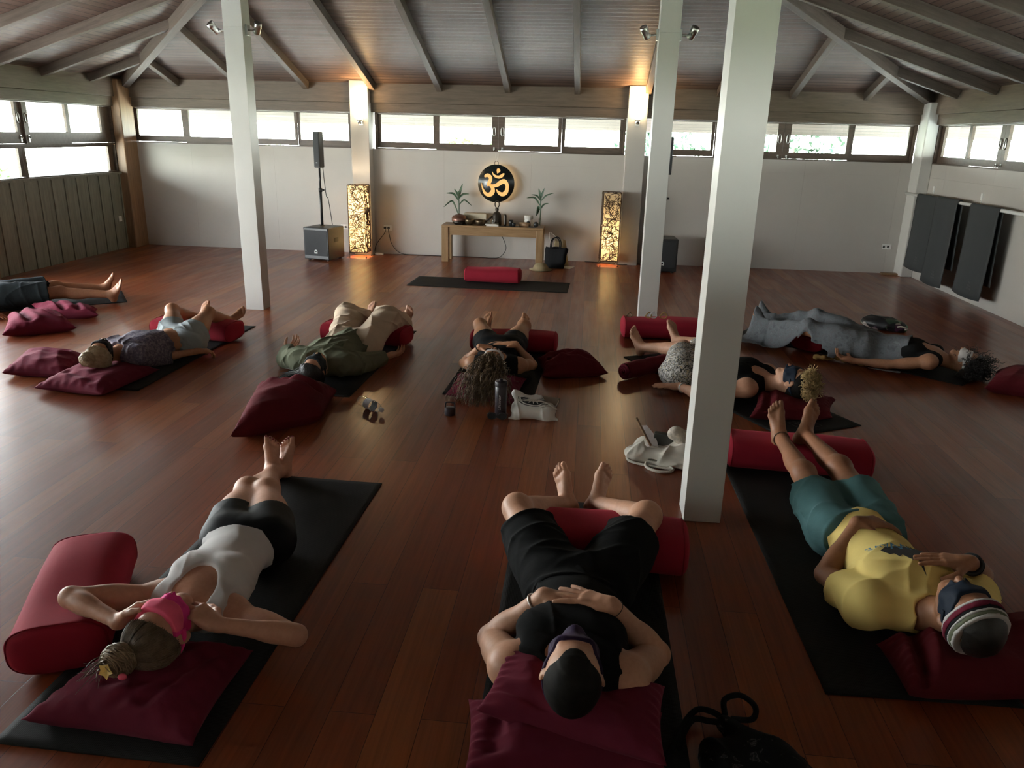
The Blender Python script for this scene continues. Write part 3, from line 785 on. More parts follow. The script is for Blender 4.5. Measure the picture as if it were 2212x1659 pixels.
bolster(-3.22, 6.06, math.radians(-6), 'red bolster under the knees of the person in pale denim shorts', .74, .30, .15)
bolster(.71, 6.86, math.radians(3), 'red bolster on the floor beyond the feet of the person in patterned shorts', .74, .30, .17, 0)
bolster(-1.10, 9.18, math.radians(-1), 'red bolster standing on the crosswise mat before the altar table', .68, .28, .165)
bv = vc - vd * .30
bolster(bv.x - .02, bv.y - .02, d2(va, vb), 'red bolster peeping out from under the grey-blue cloth', .66, .28, .135)

def pillow(cs, H, label, seed, zf=.0, mat='maroon_cotton', dents=(), grooves=(), bow=.10, wr=.0045, group='maroon pillows lying about the hall', N=56):
    rg = np.random.RandomState(seed); c = [A3(x) for x in cs]
    u, v = np.meshgrid(np.linspace(-1, 1, N), np.linspace(-1, 1, N), indexing='ij')
    s = np.sign(u) * np.abs(u) ** .85; t = np.sign(v) * np.abs(v) ** .85; u, v = s, t
    ub = u * (1 - bow * (1 - v ** 2) * (np.abs(u) ** 3)) ; vb = v * (1 - bow * (1 - u ** 2) * (np.abs(v) ** 3))
    w00, w10, w11, w01 = (1 - ub) * (1 - vb) / 4, (1 + ub) * (1 - vb) / 4, (1 + ub) * (1 + vb) / 4, (1 - ub) * (1 + vb) / 4
    P = sum(w[..., None] * q for w, q in ((w00, c[0]), (w10, c[1]), (w11, c[2]), (w01, c[3])))
    prof = ((1 - u ** 2) * (1 - v ** 2)) ; prof = np.clip(prof, 0, 1) ** .42
    wig = 0
    for i in range(7):
        a = rg.uniform(0, 6.28); f = rg.uniform(4, 13); ph = rg.uniform(0, 6.28); q = u * math.cos(a) + v * math.sin(a); q2 = -u * math.sin(a) + v * math.cos(a)
        wig = wig + (1 - 2 * np.abs(np.sin(.5 * (f * q + ph + 1.2 * np.sin(2.1 * q2 + i))))) * rg.uniform(.4, 1) * np.exp(-((q2 - rg.uniform(-.7, .7)) / .7) ** 2)
    edge = np.maximum(np.abs(u), np.abs(v))
    ruff = .8 * np.sin(26 * v + seed + 3 * u) * np.exp(-((np.abs(u) - .93) / .10) ** 2) + .55 * np.sin(26 * u + seed * 2 + 3 * v) * np.exp(-((np.abs(v) - .93) / .10) ** 2)
    zt = P[..., 2] + H * prof + wr * (wig * prof ** .5 + ruff)
    for (du, dv, r_, dd) in dents: zt -= dd * np.exp(-(((u - du) ** 2 + (v - dv) ** 2) / r_ ** 2)) * prof
    for (u0, v0, u1, v1, wd, dd) in grooves:
        dx, dy = u1 - u0, v1 - v0; L2 = dx * dx + dy * dy; tt = np.clip(((u - u0) * dx + (v - v0) * dy) / L2, 0, 1)
        ds = np.hypot(u - u0 - tt * dx, v - v0 - tt * dy); zt -= dd * (np.exp(-(ds / wd) ** 2) - .45 * np.exp(-((ds - 1.9 * wd) / wd) ** 2)) * prof
    zb = np.maximum(P[..., 2] - H * .75 * prof, zf)
    zt = np.maximum(zt, zb + .002)
    V = np.concatenate([np.stack([P[..., 0], P[..., 1], zt], -1).reshape(-1, 3), np.stack([P[..., 0], P[..., 1], zb], -1).reshape(-1, 3)])
    idx = np.arange(N * N).reshape(N, N); q = np.stack([idx[:-1, :-1], idx[1:, :-1], idx[1:, 1:], idx[:-1, 1:]], -1).reshape(-1, 4)
    rim = np.concatenate([idx[:, 0], idx[-1, 1:], idx[::-1, -1][1:], idx[0, ::-1][1:-1]]); r2 = np.roll(rim, -1)
    F = np.concatenate([q, (q + N * N)[:, ::-1], np.stack([rim + N * N, r2 + N * N, r2, rim], 1)])
    nrm = np.cross(c[1] - c[0], c[3] - c[0])[2]
    if nrm < 0: F = F[:, ::-1]
    o = np_obj('pillow', V, F, mat); rebase(o); return tag(o, label, 'pillow', group)
g3 = lambda x, y, z=.035: tuple(G(x, y, z))
Z0 = .035
pillow([g3(45, 1555), g3(416, 1612), g3(548, 1405), g3(285, 1385)], .105, 'maroon pillow under the head of the person in the pink eye mask', 1, .0085, dents=[(.0, .45, .45, .03)], grooves=[(.3, -.7, .62, .35, .10, .018), (.05, -.8, .35, .1, .08, .014), (-.2, -.5, .5, -.3, .09, .010)])
pillow([g3(1003, 1672, .05), g3(1436, 1662, .05), g3(1430, 1540, .07), g3(1012, 1512, .07)], .06, 'lower maroon pillow beneath the person with clasped hands', 2, .0085, grooves=[(-.6, .9, -.75, -.6, .12, .02)], bow=.04)
pillow([g3(1028, 1535, .125), g3(1440, 1655, .10), g3(1436, 1484, .12), g3(1090, 1402, .21)], .075, 'upper maroon pillow under the head of the person with clasped hands', 3, .09, dents=[(.1, .35, .5, .045)], grooves=[(-.95, -.4, -.3, -.75, .10, .016)], bow=.06)
pillow([g3(1962, 1500, .05), g3(2290, 1505, .05), g3(2262, 1320, .08), g3(1893, 1392, .05)], .10, 'maroon pillow under the head of the person in the striped headband', 4, .0085, 'maroon_dark_cotton', dents=[(.0, .1, .4, .04)], grooves=[(-.62, 1., -.78, -.9, .09, .06), (-.5, .4, .1, .2, .10, .012)], bow=.05)
pillow([g3(497, 943, .05), g3(697, 897, .05), g3(728, 845, .05), g3(556, 838, .09)], .155, 'plump maroon pillow behind the head of the person in the green shirt', 5, 0, 'maroon_dark_cotton', grooves=[(-.55, .75, .75, -.1, .12, .05), (-.9, .5, .2, .75, .10, .02)])
pillow([g3(1172, 812), g3(1314, 806), g3(1268, 764, .06), g3(1160, 776, .05)], .105, 'maroon pillow on the floor beside the person in the black crop top', 6, 0, 'maroon_dark_cotton', grooves=[(-.9, .3, .8, -.4, .12, .02), (-.7, -.1, .7, .45, .12, .018)])
pillow([g3(962, 852), g3(1122, 872), g3(1138, 818), g3(988, 808)], .075, 'maroon pillow under the head of the person in the black crop top', 7, .0085, dents=[(0, .3, .6, .03)])
pillow([g3(72, 838), g3(220, 852), g3(345, 798), g3(200, 776)], .085, 'maroon pillow under the head of the person in pale denim shorts', 8, .0085, dents=[(.1, .3, .5, .03)], grooves=[(-.5, -.4, .5, -.7, .10, .012)])
pillow([g3(4, 806), g3(150, 811), g3(192, 769, .06), g3(62, 758, .06)], .085, 'maroon pillow on the floor just behind the pillow of the person in pale denim shorts', 9, 0, grooves=[(-.5, .6, .4, .5, .12, .03)])
pillow([g3(4, 724), g3(166, 708), g3(132, 678, .06), g3(16, 684, .06)], .11, 'plump maroon pillow nearest to us beside the dark shorts', 10, 0, grooves=[(-.6, .9, -.2, -.6, .12, .03), (0, .5, .6, -.3, .10, .02)])
pillow([g3(80, 684), g3(213, 681), g3(211, 668, .05), g3(68, 658, .06)], .085, 'maroon pillow lying against the bare legs at the plank wall', 11, 0, grooves=[(-.3, .7, -.1, -.7, .1, .025), (.3, .8, .4, -.7, .1, .02)])
pillow([g3(2127, 838), g3(2275, 862), g3(2282, 806), g3(2150, 806)], .12, 'maroon pillow cut off by the picture edge beyond the head in the pale eye mask', 12, 0, 'maroon_dark_cotton')
pillow([g3(1618, 902), g3(1798, 902), g3(1806, 864, .05), g3(1634, 845, .07)], .085, 'maroon pillow under the head of the person in patterned shorts', 13, .0085, 'maroon_dark_cotton', dents=[(.3, .1, .45, .03)], grooves=[(-.7, .8, -.6, -.8, .1, .03)])
# rolled pillow under the knee of the person in patterned shorts
kr = G(1440, 800); r = empty('rolled_pillow', (kr.x, kr.y, .007), K_RZ + .25); tag(r, 'maroon pillow rolled up under the knee of the person in patterned shorts', 'pillow', 'maroon pillows lying about the hall')
b = MB(); n = 40; R0 = .062
prof = []
for j in range(15):
    t = j / 14; prof.append((R0 * (1 + .05 * math.sin(t * 20)) * (1 if .06 < t < .94 else .9), t * .46))
b.lathe(prof, (0, 0, R0), n, (1, 0, 0)); b.build('roll', 'maroon_dark_cotton', r)
for x0, sg in ((0, -1), (.46, 1)):
    b = MB(); sp = []
    for i in range(70): a = i / 69 * 6 * PI; q = .008 + (R0 - .012) * i / 69; sp.append((x0 + sg * (.002 + .012 * (1 - i / 69)), q * math.cos(a), R0 + q * math.sin(a)))
    b.tube(sp, .009, 6); b.build('rolled_end', 'maroon_cotton', r)

# ------------------------------------------------------------------ woven tower lamps
mat_translucent('lamp_paper', (.96, .90, .76)); mat_emit('bulb_glow', (1.0, .72, .40), 60)
def tower_lamp(x, y, rz, H, label, bulbs, seed, leg=.075, W=.235):
    r = empty('tower_lamp', (x, y, 0), rz); tag(r, label, 'floor lamp', 'woven tower floor lamps'); rg = random.Random(seed)
    z0, z1 = leg, H; h = W / 2
    b = MB(); q = h - .008
    b.add([(-q, -q, z0 + .01), (q, -q, z0 + .01), (q, q, z0 + .01), (-q, q, z0 + .01), (-q, -q, z1 - .012), (q, -q, z1 - .012), (q, q, z1 - .012), (-q, q, z1 - .012)], [(0, 1, 5, 4), (1, 2, 6, 5), (2, 3, 7, 6), (3, 0, 4, 7)])
    b.build('paper_liner', 'lamp_paper', r, solid=.0012)
    b = MB()
    for f in range(4):
        def pt(s, z, o=.0): 
            p = (s, -h - o); 
            for _ in range(f): p = (-p[1], p[0])
            return (p[0], p[1], z)
        n = 130
        for i in range(n):
            zc = z0 + (z1 - z0) * rg.random(); s0 = rg.uniform(-h, h); a = rg.uniform(0, PI); L = rg.uniform(.06, .16); cv = rg.uniform(-.03, .03); o_ = rg.uniform(0, .006)
            P = []
            for k in range(7):
                t = k / 6 - .5; s = s0 + math.cos(a) * L * t - math.sin(a) * cv * (1 - 4 * t * t); z = zc + math.sin(a) * L * t + math.cos(a) * cv * (1 - 4 * t * t)
                if abs(s) <= h and z0 <= z <= z1: P.append(pt(s, z, o_))
            if len(P) > 2: b.tube(P, rg.uniform(.003, .0052), 5)
        for i in range(46):                # small closed loops
            zc = rg.uniform(z0 + .02, z1 - .02); s0 = rg.uniform(-h + .025, h - .025); R_ = rg.uniform(.012, .028)
            P = [pt(max(-h, min(h, s0 + R_ * math.cos(t))), max(z0, min(z1, zc + R_ * .9 * math.sin(t))), .003) for t in [2 * PI * k / 10 for k in range(10)]]
            b.tube(P, .0036, 5, True)
    b.build('woven_lattice', 'wicker', r)
    b = MB()
    for z in (z0, z1):
        b.tube([(-h, -h, z), (h, -h, z), (h, h, z), (-h, h, z)], .005, 6, True)
    for sx_ in (-1, 1):
        for sy_ in (-1, 1): b.tube([(sx_ * h, sy_ * h, z0), (sx_ * h, sy_ * h, z1)], .0045, 6)
    b.build('frame', 'wicker', r)
    for sx_ in (-1, 1):
        for sy_ in (-1, 1):
            b = MB(); b.tube([(sx_ * h, sy_ * h, z0), (sx_ * h * 1.02, sy_ * h * 1.02, .012)], .003, 6); b.ball((sx_ * h * 1.02, sy_ * h * 1.02, .011), .011, 10, 8); b.build('leg', 'dark_metal', r)
    for zb, e in bulbs:
        b = MB(); b.ball((0, 0, zb), .03, 12, 8, (1, 1, 1.25)); bo = b.build('bulb', 'bulb_glow', r)
        d = bpy.data.lights.new('bulb_light', 'POINT'); d.energy = e; d.color = (1, .74, .44); d.shadow_soft_size = .05
        lo_ = bpy.data.objects.new('bulb_light', d); lo_.location = (0, 0, zb); lo_.parent = r; COL.objects.link(lo_)
        b = MB(); b.tube([(0, 0, zb - .06), (0, 0, zb - .03)], .014, 8); b.build('bulb_socket', 'dark_metal', r)
    b = MB(); b.beam((-h, 0, z0 + .012), (h, 0, z0 + .012), .02, .006); b.tube([(0, 0, z0 + .012), (0, 0, bulbs[-1][0] - .05)], .004, 6); b.build('inner_rod', 'dark_metal', r)
    return r
LAMP = 30.0
tower_lamp(-3.165, 10.70, math.radians(-2), .985, 'glowing woven tower lamp beside the large black subwoofer', [(.27, LAMP), (.72, LAMP)], 1)
tower_lamp(.30, 10.78, math.radians(4), .985, 'dimmer glowing woven tower lamp right of the altar table', [(.33, LAMP * .75)], 2)

# wall sconces on the pilasters
mat_emit('sconce_glass', (1.0, .80, .50), 9)
for px, lab in ((777, 'lit wall sconce on the pilaster above the woven lamp by the subwoofer'), (1379, 'lit wall sconce on the pilaster right of the altar')):
    c0 = BK(px, 238, PY - .06); r = empty('wall_sconce', (c0.x, PY, c0.z), 0); tag(r, lab, 'wall lamp', 'lit wall sconces')
    b = MB(); b.lathe([(.0, -.115), (.035, -.112), (.062, -.09), (.074, -.05), (.078, .02), (.078, .11), (.072, .112), (.072, .02), (.06, -.07), (.0, -.095)], (0, -.085, 0), 28); b.build('glass_shade', 'sconce_glass', r)
    b = MB(); b.lathe([(.0, -.18), (.018, -.178), (.03, -.15), (.034, -.11), (.0, -.11)], (0, -.085, 0), 20); b.box((-.03, -.012, -.19), (.03, 0, -.10)); b.beam((0, -.085, -.145), (0, 0, -.145), .016, .016); b.build('bracket', 'brushed_steel', r)
    d = bpy.data.lights.new('sconce_light', 'POINT'); d.energy = 10; d.color = (1, .64, .28); d.shadow_soft_size = .06
    lo_ = bpy.data.objects.new('sconce_light', d); lo_.location = (0, -.085, .15); lo_.parent = r; COL.objects.link(lo_)

# spot heads on the pillars
def spot(p, side, tilt, label):
    r = empty('spotlight', p, 0); tag(r, label, 'spotlight', 'small steel spotlights on the pillars')
    b = MB(); b.box((0, -.03, -.045) if side > 0 else (-.02, -.03, -.045), (.02, .03, .045) if side > 0 else (0, .03, .045)); b.build('mount', 'brushed_steel', r, bevel=.003)
    b = MB(); b.tube([(side * .02, 0, 0), (side * .075, 0, -.005)], .008, 8); b.ball((side * .08, 0, -.006), .018, 12, 8); b.build('arm', 'brushed_steel', r)
    ax = Vector((math.cos(tilt) * side * .45, -.45, math.sin(tilt))).normalized(); c0 = Vector((side * .10, 0, -.01))
    b = MB(); b.lathe([(0, 0), (.025, .0), (.028, .012), (.028, .05), (.032, .052), (.034, .105), (.030, .108), (.026, .09), (0, .085)], tuple(c0 - ax * .02), 20, tuple(ax)); b.build('lamp_head', 'brushed_steel', r)
spot((-3.29, 7.26, ZC1 - .02), -1, .6, 'small steel spotlight on the outer side of the far pillar')
spot((-3.115, 7.26, ZC1 - .02), 1, .8, 'small steel spotlight on the inner side of the far pillar')
spot((.512, 7.28, ZC1 - .01), -1, .7, 'small steel spotlight left on the middle pillar'); spot((.685, 7.28, ZC1 - .01), 1, .8, 'small steel spotlight right on the middle pillar')

# ------------------------------------------------------------------ speakers
M('speaker_mark', (.75, .75, .74), .4)
def speaker_set(x, y, rz, Wd, Dp, Hb, ztop, zbot, label1, label2, off, label3):
    r = empty('subwoofer', (x, y, 0), rz); tag(r, label1, 'speaker', 'black subwoofers')
    b = MB(); b.box((-Wd / 2, -Dp / 2, .018), (Wd / 2, Dp / 2, Hb)); b.build('cabinet', 'black_plastic', r, bevel=.012, seg=3)
    b = MB(); b.box((-Wd / 2 + .018, -Dp / 2 - .006, .07), (Wd / 2 - .018, -Dp / 2 + .004, Hb - .035)); b.build('grille', 'black_grille', r, bevel=.004)
    b = MB(); b.box((Wd / 2 - .004, -.05, Hb * .55), (Wd / 2 + .003, .05, Hb * .68)); b.build('side_handle', 'black_rubber', r, bevel=.004)
    b = MB(); s = .018
    pts = [(-s, 0), (-s, .028)] + [(s * math.cos(PI - PI * i / 10), .028 + .016 * math.sin(PI * i / 10)) for i in range(11)] + [(s, .028), (s, 0)]
    b.tube([(px_, -Dp / 2 - .008, .10 + pz) for px_, pz in pts], .0065, 6); b.box((-.008, -Dp / 2 - .011, .10), (.008, -Dp / 2 - .005, .118)); b.build('maker_mark', 'speaker_mark', r)
    for sx_ in (-1, 1):
        for sy_ in (-1, 1): b = MB(); b.lathe([(.02, 0), (.02, .02), (0, .02)], (sx_ * (Wd / 2 - .05), sy_ * (Dp / 2 - .05), 0), 12); b.build('foot', 'black_rubber', r)
    b = MB(); b.lathe([(.035, Hb), (.035, Hb + .004), (.02, Hb + .012), (.0, Hb + .012)], (off[0], off[1], 0), 18); b.build('pole_socket', 'dark_metal', r)
    q = r.matrix_basis @ Vector((0, 0, 0)); ca, sa = math.cos(rz), math.sin(rz)
    px_, py_ = x + ca * off[0] - sa * off[1], y + sa * off[0] + ca * off[1]
    p = empty('speaker_pole', (px_, py_, Hb + .008), rz); tag(p, label3, 'speaker stand')
    b = MB(); zl = zbot - Hb; b.tube([(0, 0, 0), (0, 0, zl * .62)], .0175, 12); b.build('lower_tube', 'black_plastic', p)
    b = MB(); b.tube([(0, 0, zl * .6), (0, 0, zl - .012)], .013, 12); b.build('upper_tube', 'black_plastic', p)
    b = MB(); b.lathe([(.0, zl * .58), (.024, zl * .58), (.026, zl * .64), (.0, zl * .65)], (0, 0, 0), 14); b.tube([(.02, 0, zl * .615), (.055, 0, zl * .615)], .012, 8); b.build('clamp_knob', 'black_rubber', p)
    c_ = empty('column_speaker', (px_, py_, zbot), rz); tag(c_, label2, 'speaker', 'slim column speakers'); hc = ztop - zbot
    b = MB(); b.box((-.048, -.055, 0), (.048, .055, hc)); b.build('cabinet', 'black_plastic', c_, bevel=.012, seg=3)
    b = MB(); b.box((-.04, -.059, .015), (.04, -.05, hc - .02)); b.build('grille', 'black_grille', c_, bevel=.003)
    b = MB(); b.box((-.010, -.062, .06), (.010, -.058, .068)); b.build('badge', 'speaker_mark', c_)
    return px_, py_
sub_rz = math.radians(-14)
zt_, zb_ = BK(686, 284, 10.45).z, BK(690, 362, 10.45).z; HB = BK(703, 492, 10.25).z
px_, py_ = speaker_set(-3.58, 10.40, sub_rz, .385, .40, HB, zt_, zb_, 'large black subwoofer standing left of the woven lamp', 'slim black column speaker on the tall pole by the woven lamp', (-.03, .02), 'black pole rising from the large subwoofer by the woven lamp')
o = MB(); o.tube(smoothpts([(px_ + .035, py_ + .03, zb_ + .01), (px_ + .06, py_ + .04, zb_ - .35), (px_ + .085, py_ + .05, HB + .35), (px_ + .12, py_ + .07, HB + .012)], 8), .005, 6); tag(rebase(o.build('speaker_cable', 'black_rubber')), 'thin black cable hanging along the pole of the large subwoofer', 'cable')
zt2, zb2 = BK(1452, 296, 10.5).z, BK(1447, 378, 10.5).z
speaker_set(.985, 10.55, math.radians(3), .385, .40, HB, zt2, zb2, 'black subwoofer half hidden behind the middle pillar', 'slim black column speaker half hidden behind the middle pillar', (.0, .02), 'black pole half hidden behind the middle pillar')

# ------------------------------------------------------------------ altar table and what stands on it
TX0, TX1, TY0, TY1 = -1.985, -.595, 10.57, 10.915
TZ = BK(1060, 489, TY0).z
r = empty('altar_table', ((TX0 + TX1) / 2, (TY0 + TY1) / 2, 0)); tag(r, 'long low wooden table below the round glowing disc', 'table'); hx, hy = (TX1 - TX0) / 2, (TY1 - TY0) / 2
b = MB(); b.box((-hx, -hy, TZ - .03), (hx, hy, TZ)); b.build('tabletop', 'table_wood', r, bevel=.004)
for sy_ in (-1, 1): b = MB(); y_ = sy_ * (hy - .015); b.box((-hx + .09, min(y_, y_ - sy_ * .03), TZ - .135), (hx - .09, max(y_, y_ - sy_ * .03), TZ - .031)); b.build('apron', 'table_wood', r, bevel=.003)
wood('table_leg_wood', (.20, .115, .05), (.34, .21, .105), .45, 'Z')
for sx_ in (-1, 1):
    for sy_ in (-1, 1):
        b = MB(); x_ = sx_ * hx; y_ = sy_ * hy; b.box((min(x_, x_ - sx_ * .095), min(y_, y_ - sy_ * .09), 0), (max(x_, x_ - sx_ * .095), max(y_, y_ - sy_ * .09), TZ - .031)); b.build('leg', 'table_leg_wood', r, bevel=.004)
T = lambda px, y=10.72: BK(px, 480, y).x
def thing_mesh(name, mb, mat, label, cat, group=None, **kw): return tag(rebase(mb.build(name, mat, **kw)), label, cat, group)
# tongue drum
cx_ = T(993); r = empty('tongue_drum', (cx_, 10.68, TZ)); tag(r, 'brown round drum at the left end of the altar table', 'drum')
M('copper_brown', (.17, .085, .062), .35, .15, 10, 0, 0, .6)
b = MB(); b.lathe([(0, .0), (.06, .0), (.085, .02), (.10, .05), (0, .05)], seg=32); b.build('lower_shell', 'dark_metal', r)
b = MB(); b.lathe([(0, .05), (.103, .05), (.105, .06), (.103, .088), (.10, .092), (0, .092)], seg=32); b.build('band', 'copper_brown', r)
b = MB(); b.lathe([(.10, .092), (.085, .115), (.05, .132), (.018, .138), (.016, .146), (0, .148)], seg=32); b.build('top_shell', 'copper_brown', r)
def bowl(px, y, R_, H_, label, mat='bronze'):
    b = MB(); b.lathe([(0, .004), (R_ * .5, .0), (R_ * .82, H_ * .3), (R_, H_ * .75), (R_ * .98, H_), (R_ * .92, H_), (R_ * .93, H_ * .7), (R_ * .75, H_ * .35), (R_ * .4, H_ * .12), (0, H_ * .1)], (T(px, y), y, TZ), 28)
    return thing_mesh('singing_bowl', b, mat, label, 'bowl', 'bowls on the altar table')
bowl(997, 10.63, .028, .04, 'tiny dark bowl beside the brown drum', 'dark_metal')
bowl(1014, 10.66, .068, .078, 'bronze singing bowl next to the brown drum'); bowl(1038, 10.66, .078, .07, 'wider bronze singing bowl left of the white booklets')
for px, dx, lab in ((1008, -.085, 'dark striker leaning out of the bowl next to the drum'), (1048, .11, 'dark striker leaning out of the wider singing bowl')):
    x_ = T(px, 10.66); b = MB(); b.tube([(x_ + .02 * (1 if dx < 0 else -1), 10.66, TZ + .03), (x_ + dx * .9, 10.65, TZ + .125)], [.009, .013], 8); thing_mesh('striker', b, 'dark_metal', lab, 'striker', 'bowl strikers')
# box behind, bell, figures
b = MB(); b.box((-.16, -.07, 0), (.16, .07, .145)); o = b.build('paper_box', M('kraft_pale', (.50, .43, .31), .8, .1), bevel=.004); o.location = (T(1029, 10.84), 10.83, TZ); o.rotation_euler = (0, 0, -.12); tag(o, 'pale cardboard box at the back of the altar table', 'box')
cb = T(1073, 10.75); r = empty('hand_bell', (cb, 10.76, TZ)); tag(r, 'tall dark bell with a loop handle in the middle of the altar', 'bell')
b = MB(); b.lathe([(0, 0), (.062, 0), (.066, .02), (.062, .09), (.058, .14), (.04, .17), (.02, .18), (.022, .20), (.026, .21), (.022, .225), (.012, .235), (0, .236)], seg=28); b.build('bell_body', 'dark_metal', r)
b = MB(); b.tube(smoothpts([(-.008, 0, .23), (-.026, 0, .26), (-.026, 0, .30), (0, 0, .325), (.026, 0, .30), (.026, 0, .26), (.008, 0, .23)], 5), .008, 8); b.build('loop_handle', 'dark_metal', r)
def figurine(px, y, h, label):
    r = empty('figurine', (T(px, y), y, TZ)); tag(r, label, 'figurine', 'small glass figurines')
    b = MB(); b.lathe([(0, 0), (.026, 0), (.028, h * .15), (.022, h * .35), (.018, h * .6), (.009, h * .68), (0, h * .7)], seg=16); b.build('seated_body', 'clear_plastic' if False else 'glass_grey', r)
    b = MB(); b.ball((0, 0, h * .83), h * .17, 12, 8); b.build('head', 'glass_grey', r)
M('glass_grey', (.30, .30, .28), .2, .3, 30)
figurine(1056, 10.68, .085, 'small grey figurine left of the dark bell'); figurine(1065, 10.66, .085, 'small grey figurine in front of the dark bell')
for k in range(2):
    b = MB(); b.box((-.085, -.05, 0), (.085, .05, .014)); o = b.build('booklet', 'paper_white', bevel=.002); o.location = (T(1064, 10.62) - .01 * k, 10.625, TZ + .0145 * k); o.rotation_euler = (0, 0, .06 - .1 * k)
    tag(o, ('lower' if k == 0 else 'upper') + ' white booklet of the two stacked before the bell', 'booklet', 'white booklets')
b = MB(); b.lathe([(0, 0), (.019, 0), (.02, .02), (.02, .135), (.015, .148), (0, .152)], (T(1091, 10.66), 10.66, TZ), 18); thing_mesh('mallet', b, 'dark_metal', 'dark round-topped stick standing right of the bell', 'mallet')
for px, y, h, R_, lab in ((1104, 10.68, .075, .03, 'dark glass cup right of the standing stick'), (1110, 10.63, .045, .026, 'small dark cup in front of the dark glass cup')):
    b = MB(); b.lathe([(0, 0), (R_ * .85, 0), (R_, h * .6), (R_, h), (R_ * .88, h), (R_ * .85, .01), (0, .01)], (T(px, y), y, TZ), 20); thing_mesh('cup', b, 'black_plastic', lab, 'cup', 'dark cups on the altar table')
b = MB(); b.box((-.13, -.055, 0), (.13, .055, .006)); o = b.build('tray', 'dark_metal', bevel=.002); o.location = (T(1101, 10.64), 10.64, TZ); tag(o, 'flat dark tray right of the white booklets', 'tray')
for o_ in [x for x in bpy.data.objects if x.name.startswith(('mallet', 'cup'))]: o_.location.z += .006
b = MB(); b.tube([(0, 0, 0), (.07, -.03, 0), (.145, -.07, 0)], [.024, .029, .03], 12); o = b.build('wooden_log', 'post_wood'); o.location = (T(1122, 10.70), 10.70, TZ + .031); tag(o, 'short pale wooden stick lying on the altar table', 'log')
cj = T(1142, 10.74); r = empty('candle_jar', (cj, 10.74, TZ)); tag(r, 'white jar with a dark round emblem on the altar table', 'jar')
b = MB(); b.lathe([(0, 0), (.058, 0), (.06, .01), (.06, .085), (.052, .09), (.052, .098), (.06, .1), (.06, .145), (.054, .148), (.054, .13), (0, .13)], seg=26); b.build('jar_body', 'paper_white', r)
b = MB(); b.lathe([(0, 0), (.03, 0), (.03, .004), (.012, .004), (.012, .002), (0, .002)], (0, -.058, .045), 20, (0, -1, 0)); b.build('emblem', 'ink_black', r)
b = MB(); b.ball((T(1158, 10.66), 10.66, TZ + .036), .036, 18, 12); thing_mesh('dark_ball', b, 'black_plastic', 'black ball at the right end of the altar table', 'ball')
b = MB(); b.box((-.05, -.02, 0), (.05, .02, .012)); o = b.build('phone_stand', 'black_plastic', bevel=.003); o.location = (T(1150, 10.61), 10.60, TZ); tag(o, 'flat black gadget in front of the white jar', 'gadget')
def plant(px, y, spec, label, h0):
    x_ = T(px, y); r = empty('potted_plant', (x_, y, TZ)); tag(r, label, 'plant', 'dracaena cuttings in glass vases')
    b = MB(); b.lathe([(0, .003), (.022, 0), (.026, .01), (.022, .07), (.018, .10), (.02, .105), (.016, .1), (.02, .06), (.022, .012), (0, .01)], seg=18); b.build('vase', 'clear_plastic', r)
    b = MB(); b.tube(smoothpts([(0, 0, .01), (.004, 0, h0 * .5), (0, 0, h0)], 6), .008, 8); b.build('stem', 'leaf_dark', r)
    for (ex, ez, bz, sag, wd) in spec:
        st = Vector((0, 0, bz)); en = Vector((ex, RND.uniform(-.05, .05), ez)); md = (st + en) / 2 + Vector((0, 0, sag)); L = smoothpts([st, st.lerp(md, .55) + Vector((0, 0, sag * .3)), md, en], 6); n = len(L)
        vs = []; fs = []
        for i, p in enumerate(L):
            t = i / (n - 1); d = (L[min(i + 1, n - 1)] - L[max(i - 1, 0)]).normalized(); s = d.cross(Vector((0, 1, 0)) if abs(d.y) < .9 else Vector((1, 0, 0))).normalized()
            wv = Vector((0, 1, 0)).lerp(s, .6).normalized() * wd * max(.06, math.sin(PI * min(1, t * .92 + .08)) ** .7)
            vs += [p - wv, p + d.cross(wv).normalized() * -.004, p + wv]
        for i in range(n - 1):
            for j in range(2): a = i * 3 + j; fs.append((a, a + 1, a + 4, a + 3))
        b = MB(); b.add(vs, fs, True); b.build('leaf', 'leaf_dark', r, solid=.0012)
plant(991, 10.855, [(-.17, .40, .30, .05, .02), (-.06, .46, .34, .02, .018), (.05, .53, .34, .02, .022), (.15, .40, .33, .03, .018), (.18, .24, .24, .07, .012), (-.21, .21, .10, .14, .014), (.0, .44, .33, .01, .02)], 'dracaena cutting in a vase at the left end of the altar', .36)
plant(1166, 10.83, [(-.19, .37, .27, .06, .016), (-.12, .42, .34, .03, .014), (-.03, .50, .36, .02, .02), (.05, .51, .36, .01, .018), (.18, .45, .33, .03, .012), (.11, .31, .22, .03, .014), (-.05, .13, .23, .05, .03)], 'dracaena cutting in a vase at the right end of the altar', .40)

# ------------------------------------------------------------------ round disc with the om sign, lit from behind
M('disc_black', (.008, .012, .012), .25, .2, 10); mat_emit('gold_glow', (.85, .47, .16), .42); mat_emit('disc_back_glow', (1.0, .66, .30), 9)
dc = BK(1072, 396.5, 10.98); R_ = .252
r = empty('om_disc', (dc.x, 10.98, dc.z)); tag(r, 'round black hanging disc with a glowing gold om sign', 'wall lamp')
b = MB(); b.lathe([(0, 0), (R_, 0), (R_ + .002, .008), (R_, .016), (0, .016)], (0, 0, 0), 64, (0, -1, 0)); b.build('disc', 'disc_black', r)
b = MB(); b.tube([(.19 * math.cos(t), .03, .19 * math.sin(t)) for t in [2 * PI * i / 40 for i in range(40)]], .010, 8, True); b.build('light_ring', 'disc_back_glow', r)
b = MB(); b.tube(smoothpts([(-.024, -.008, R_ - .005), (-.024, -.008, R_ + .03), (0, -.008, R_ + .047), (.024, -.008, R_ + .03), (.024, -.008, R_ - .005)], 6), .004, 8); b.build('hanging_loop', 'dark_metal', r)
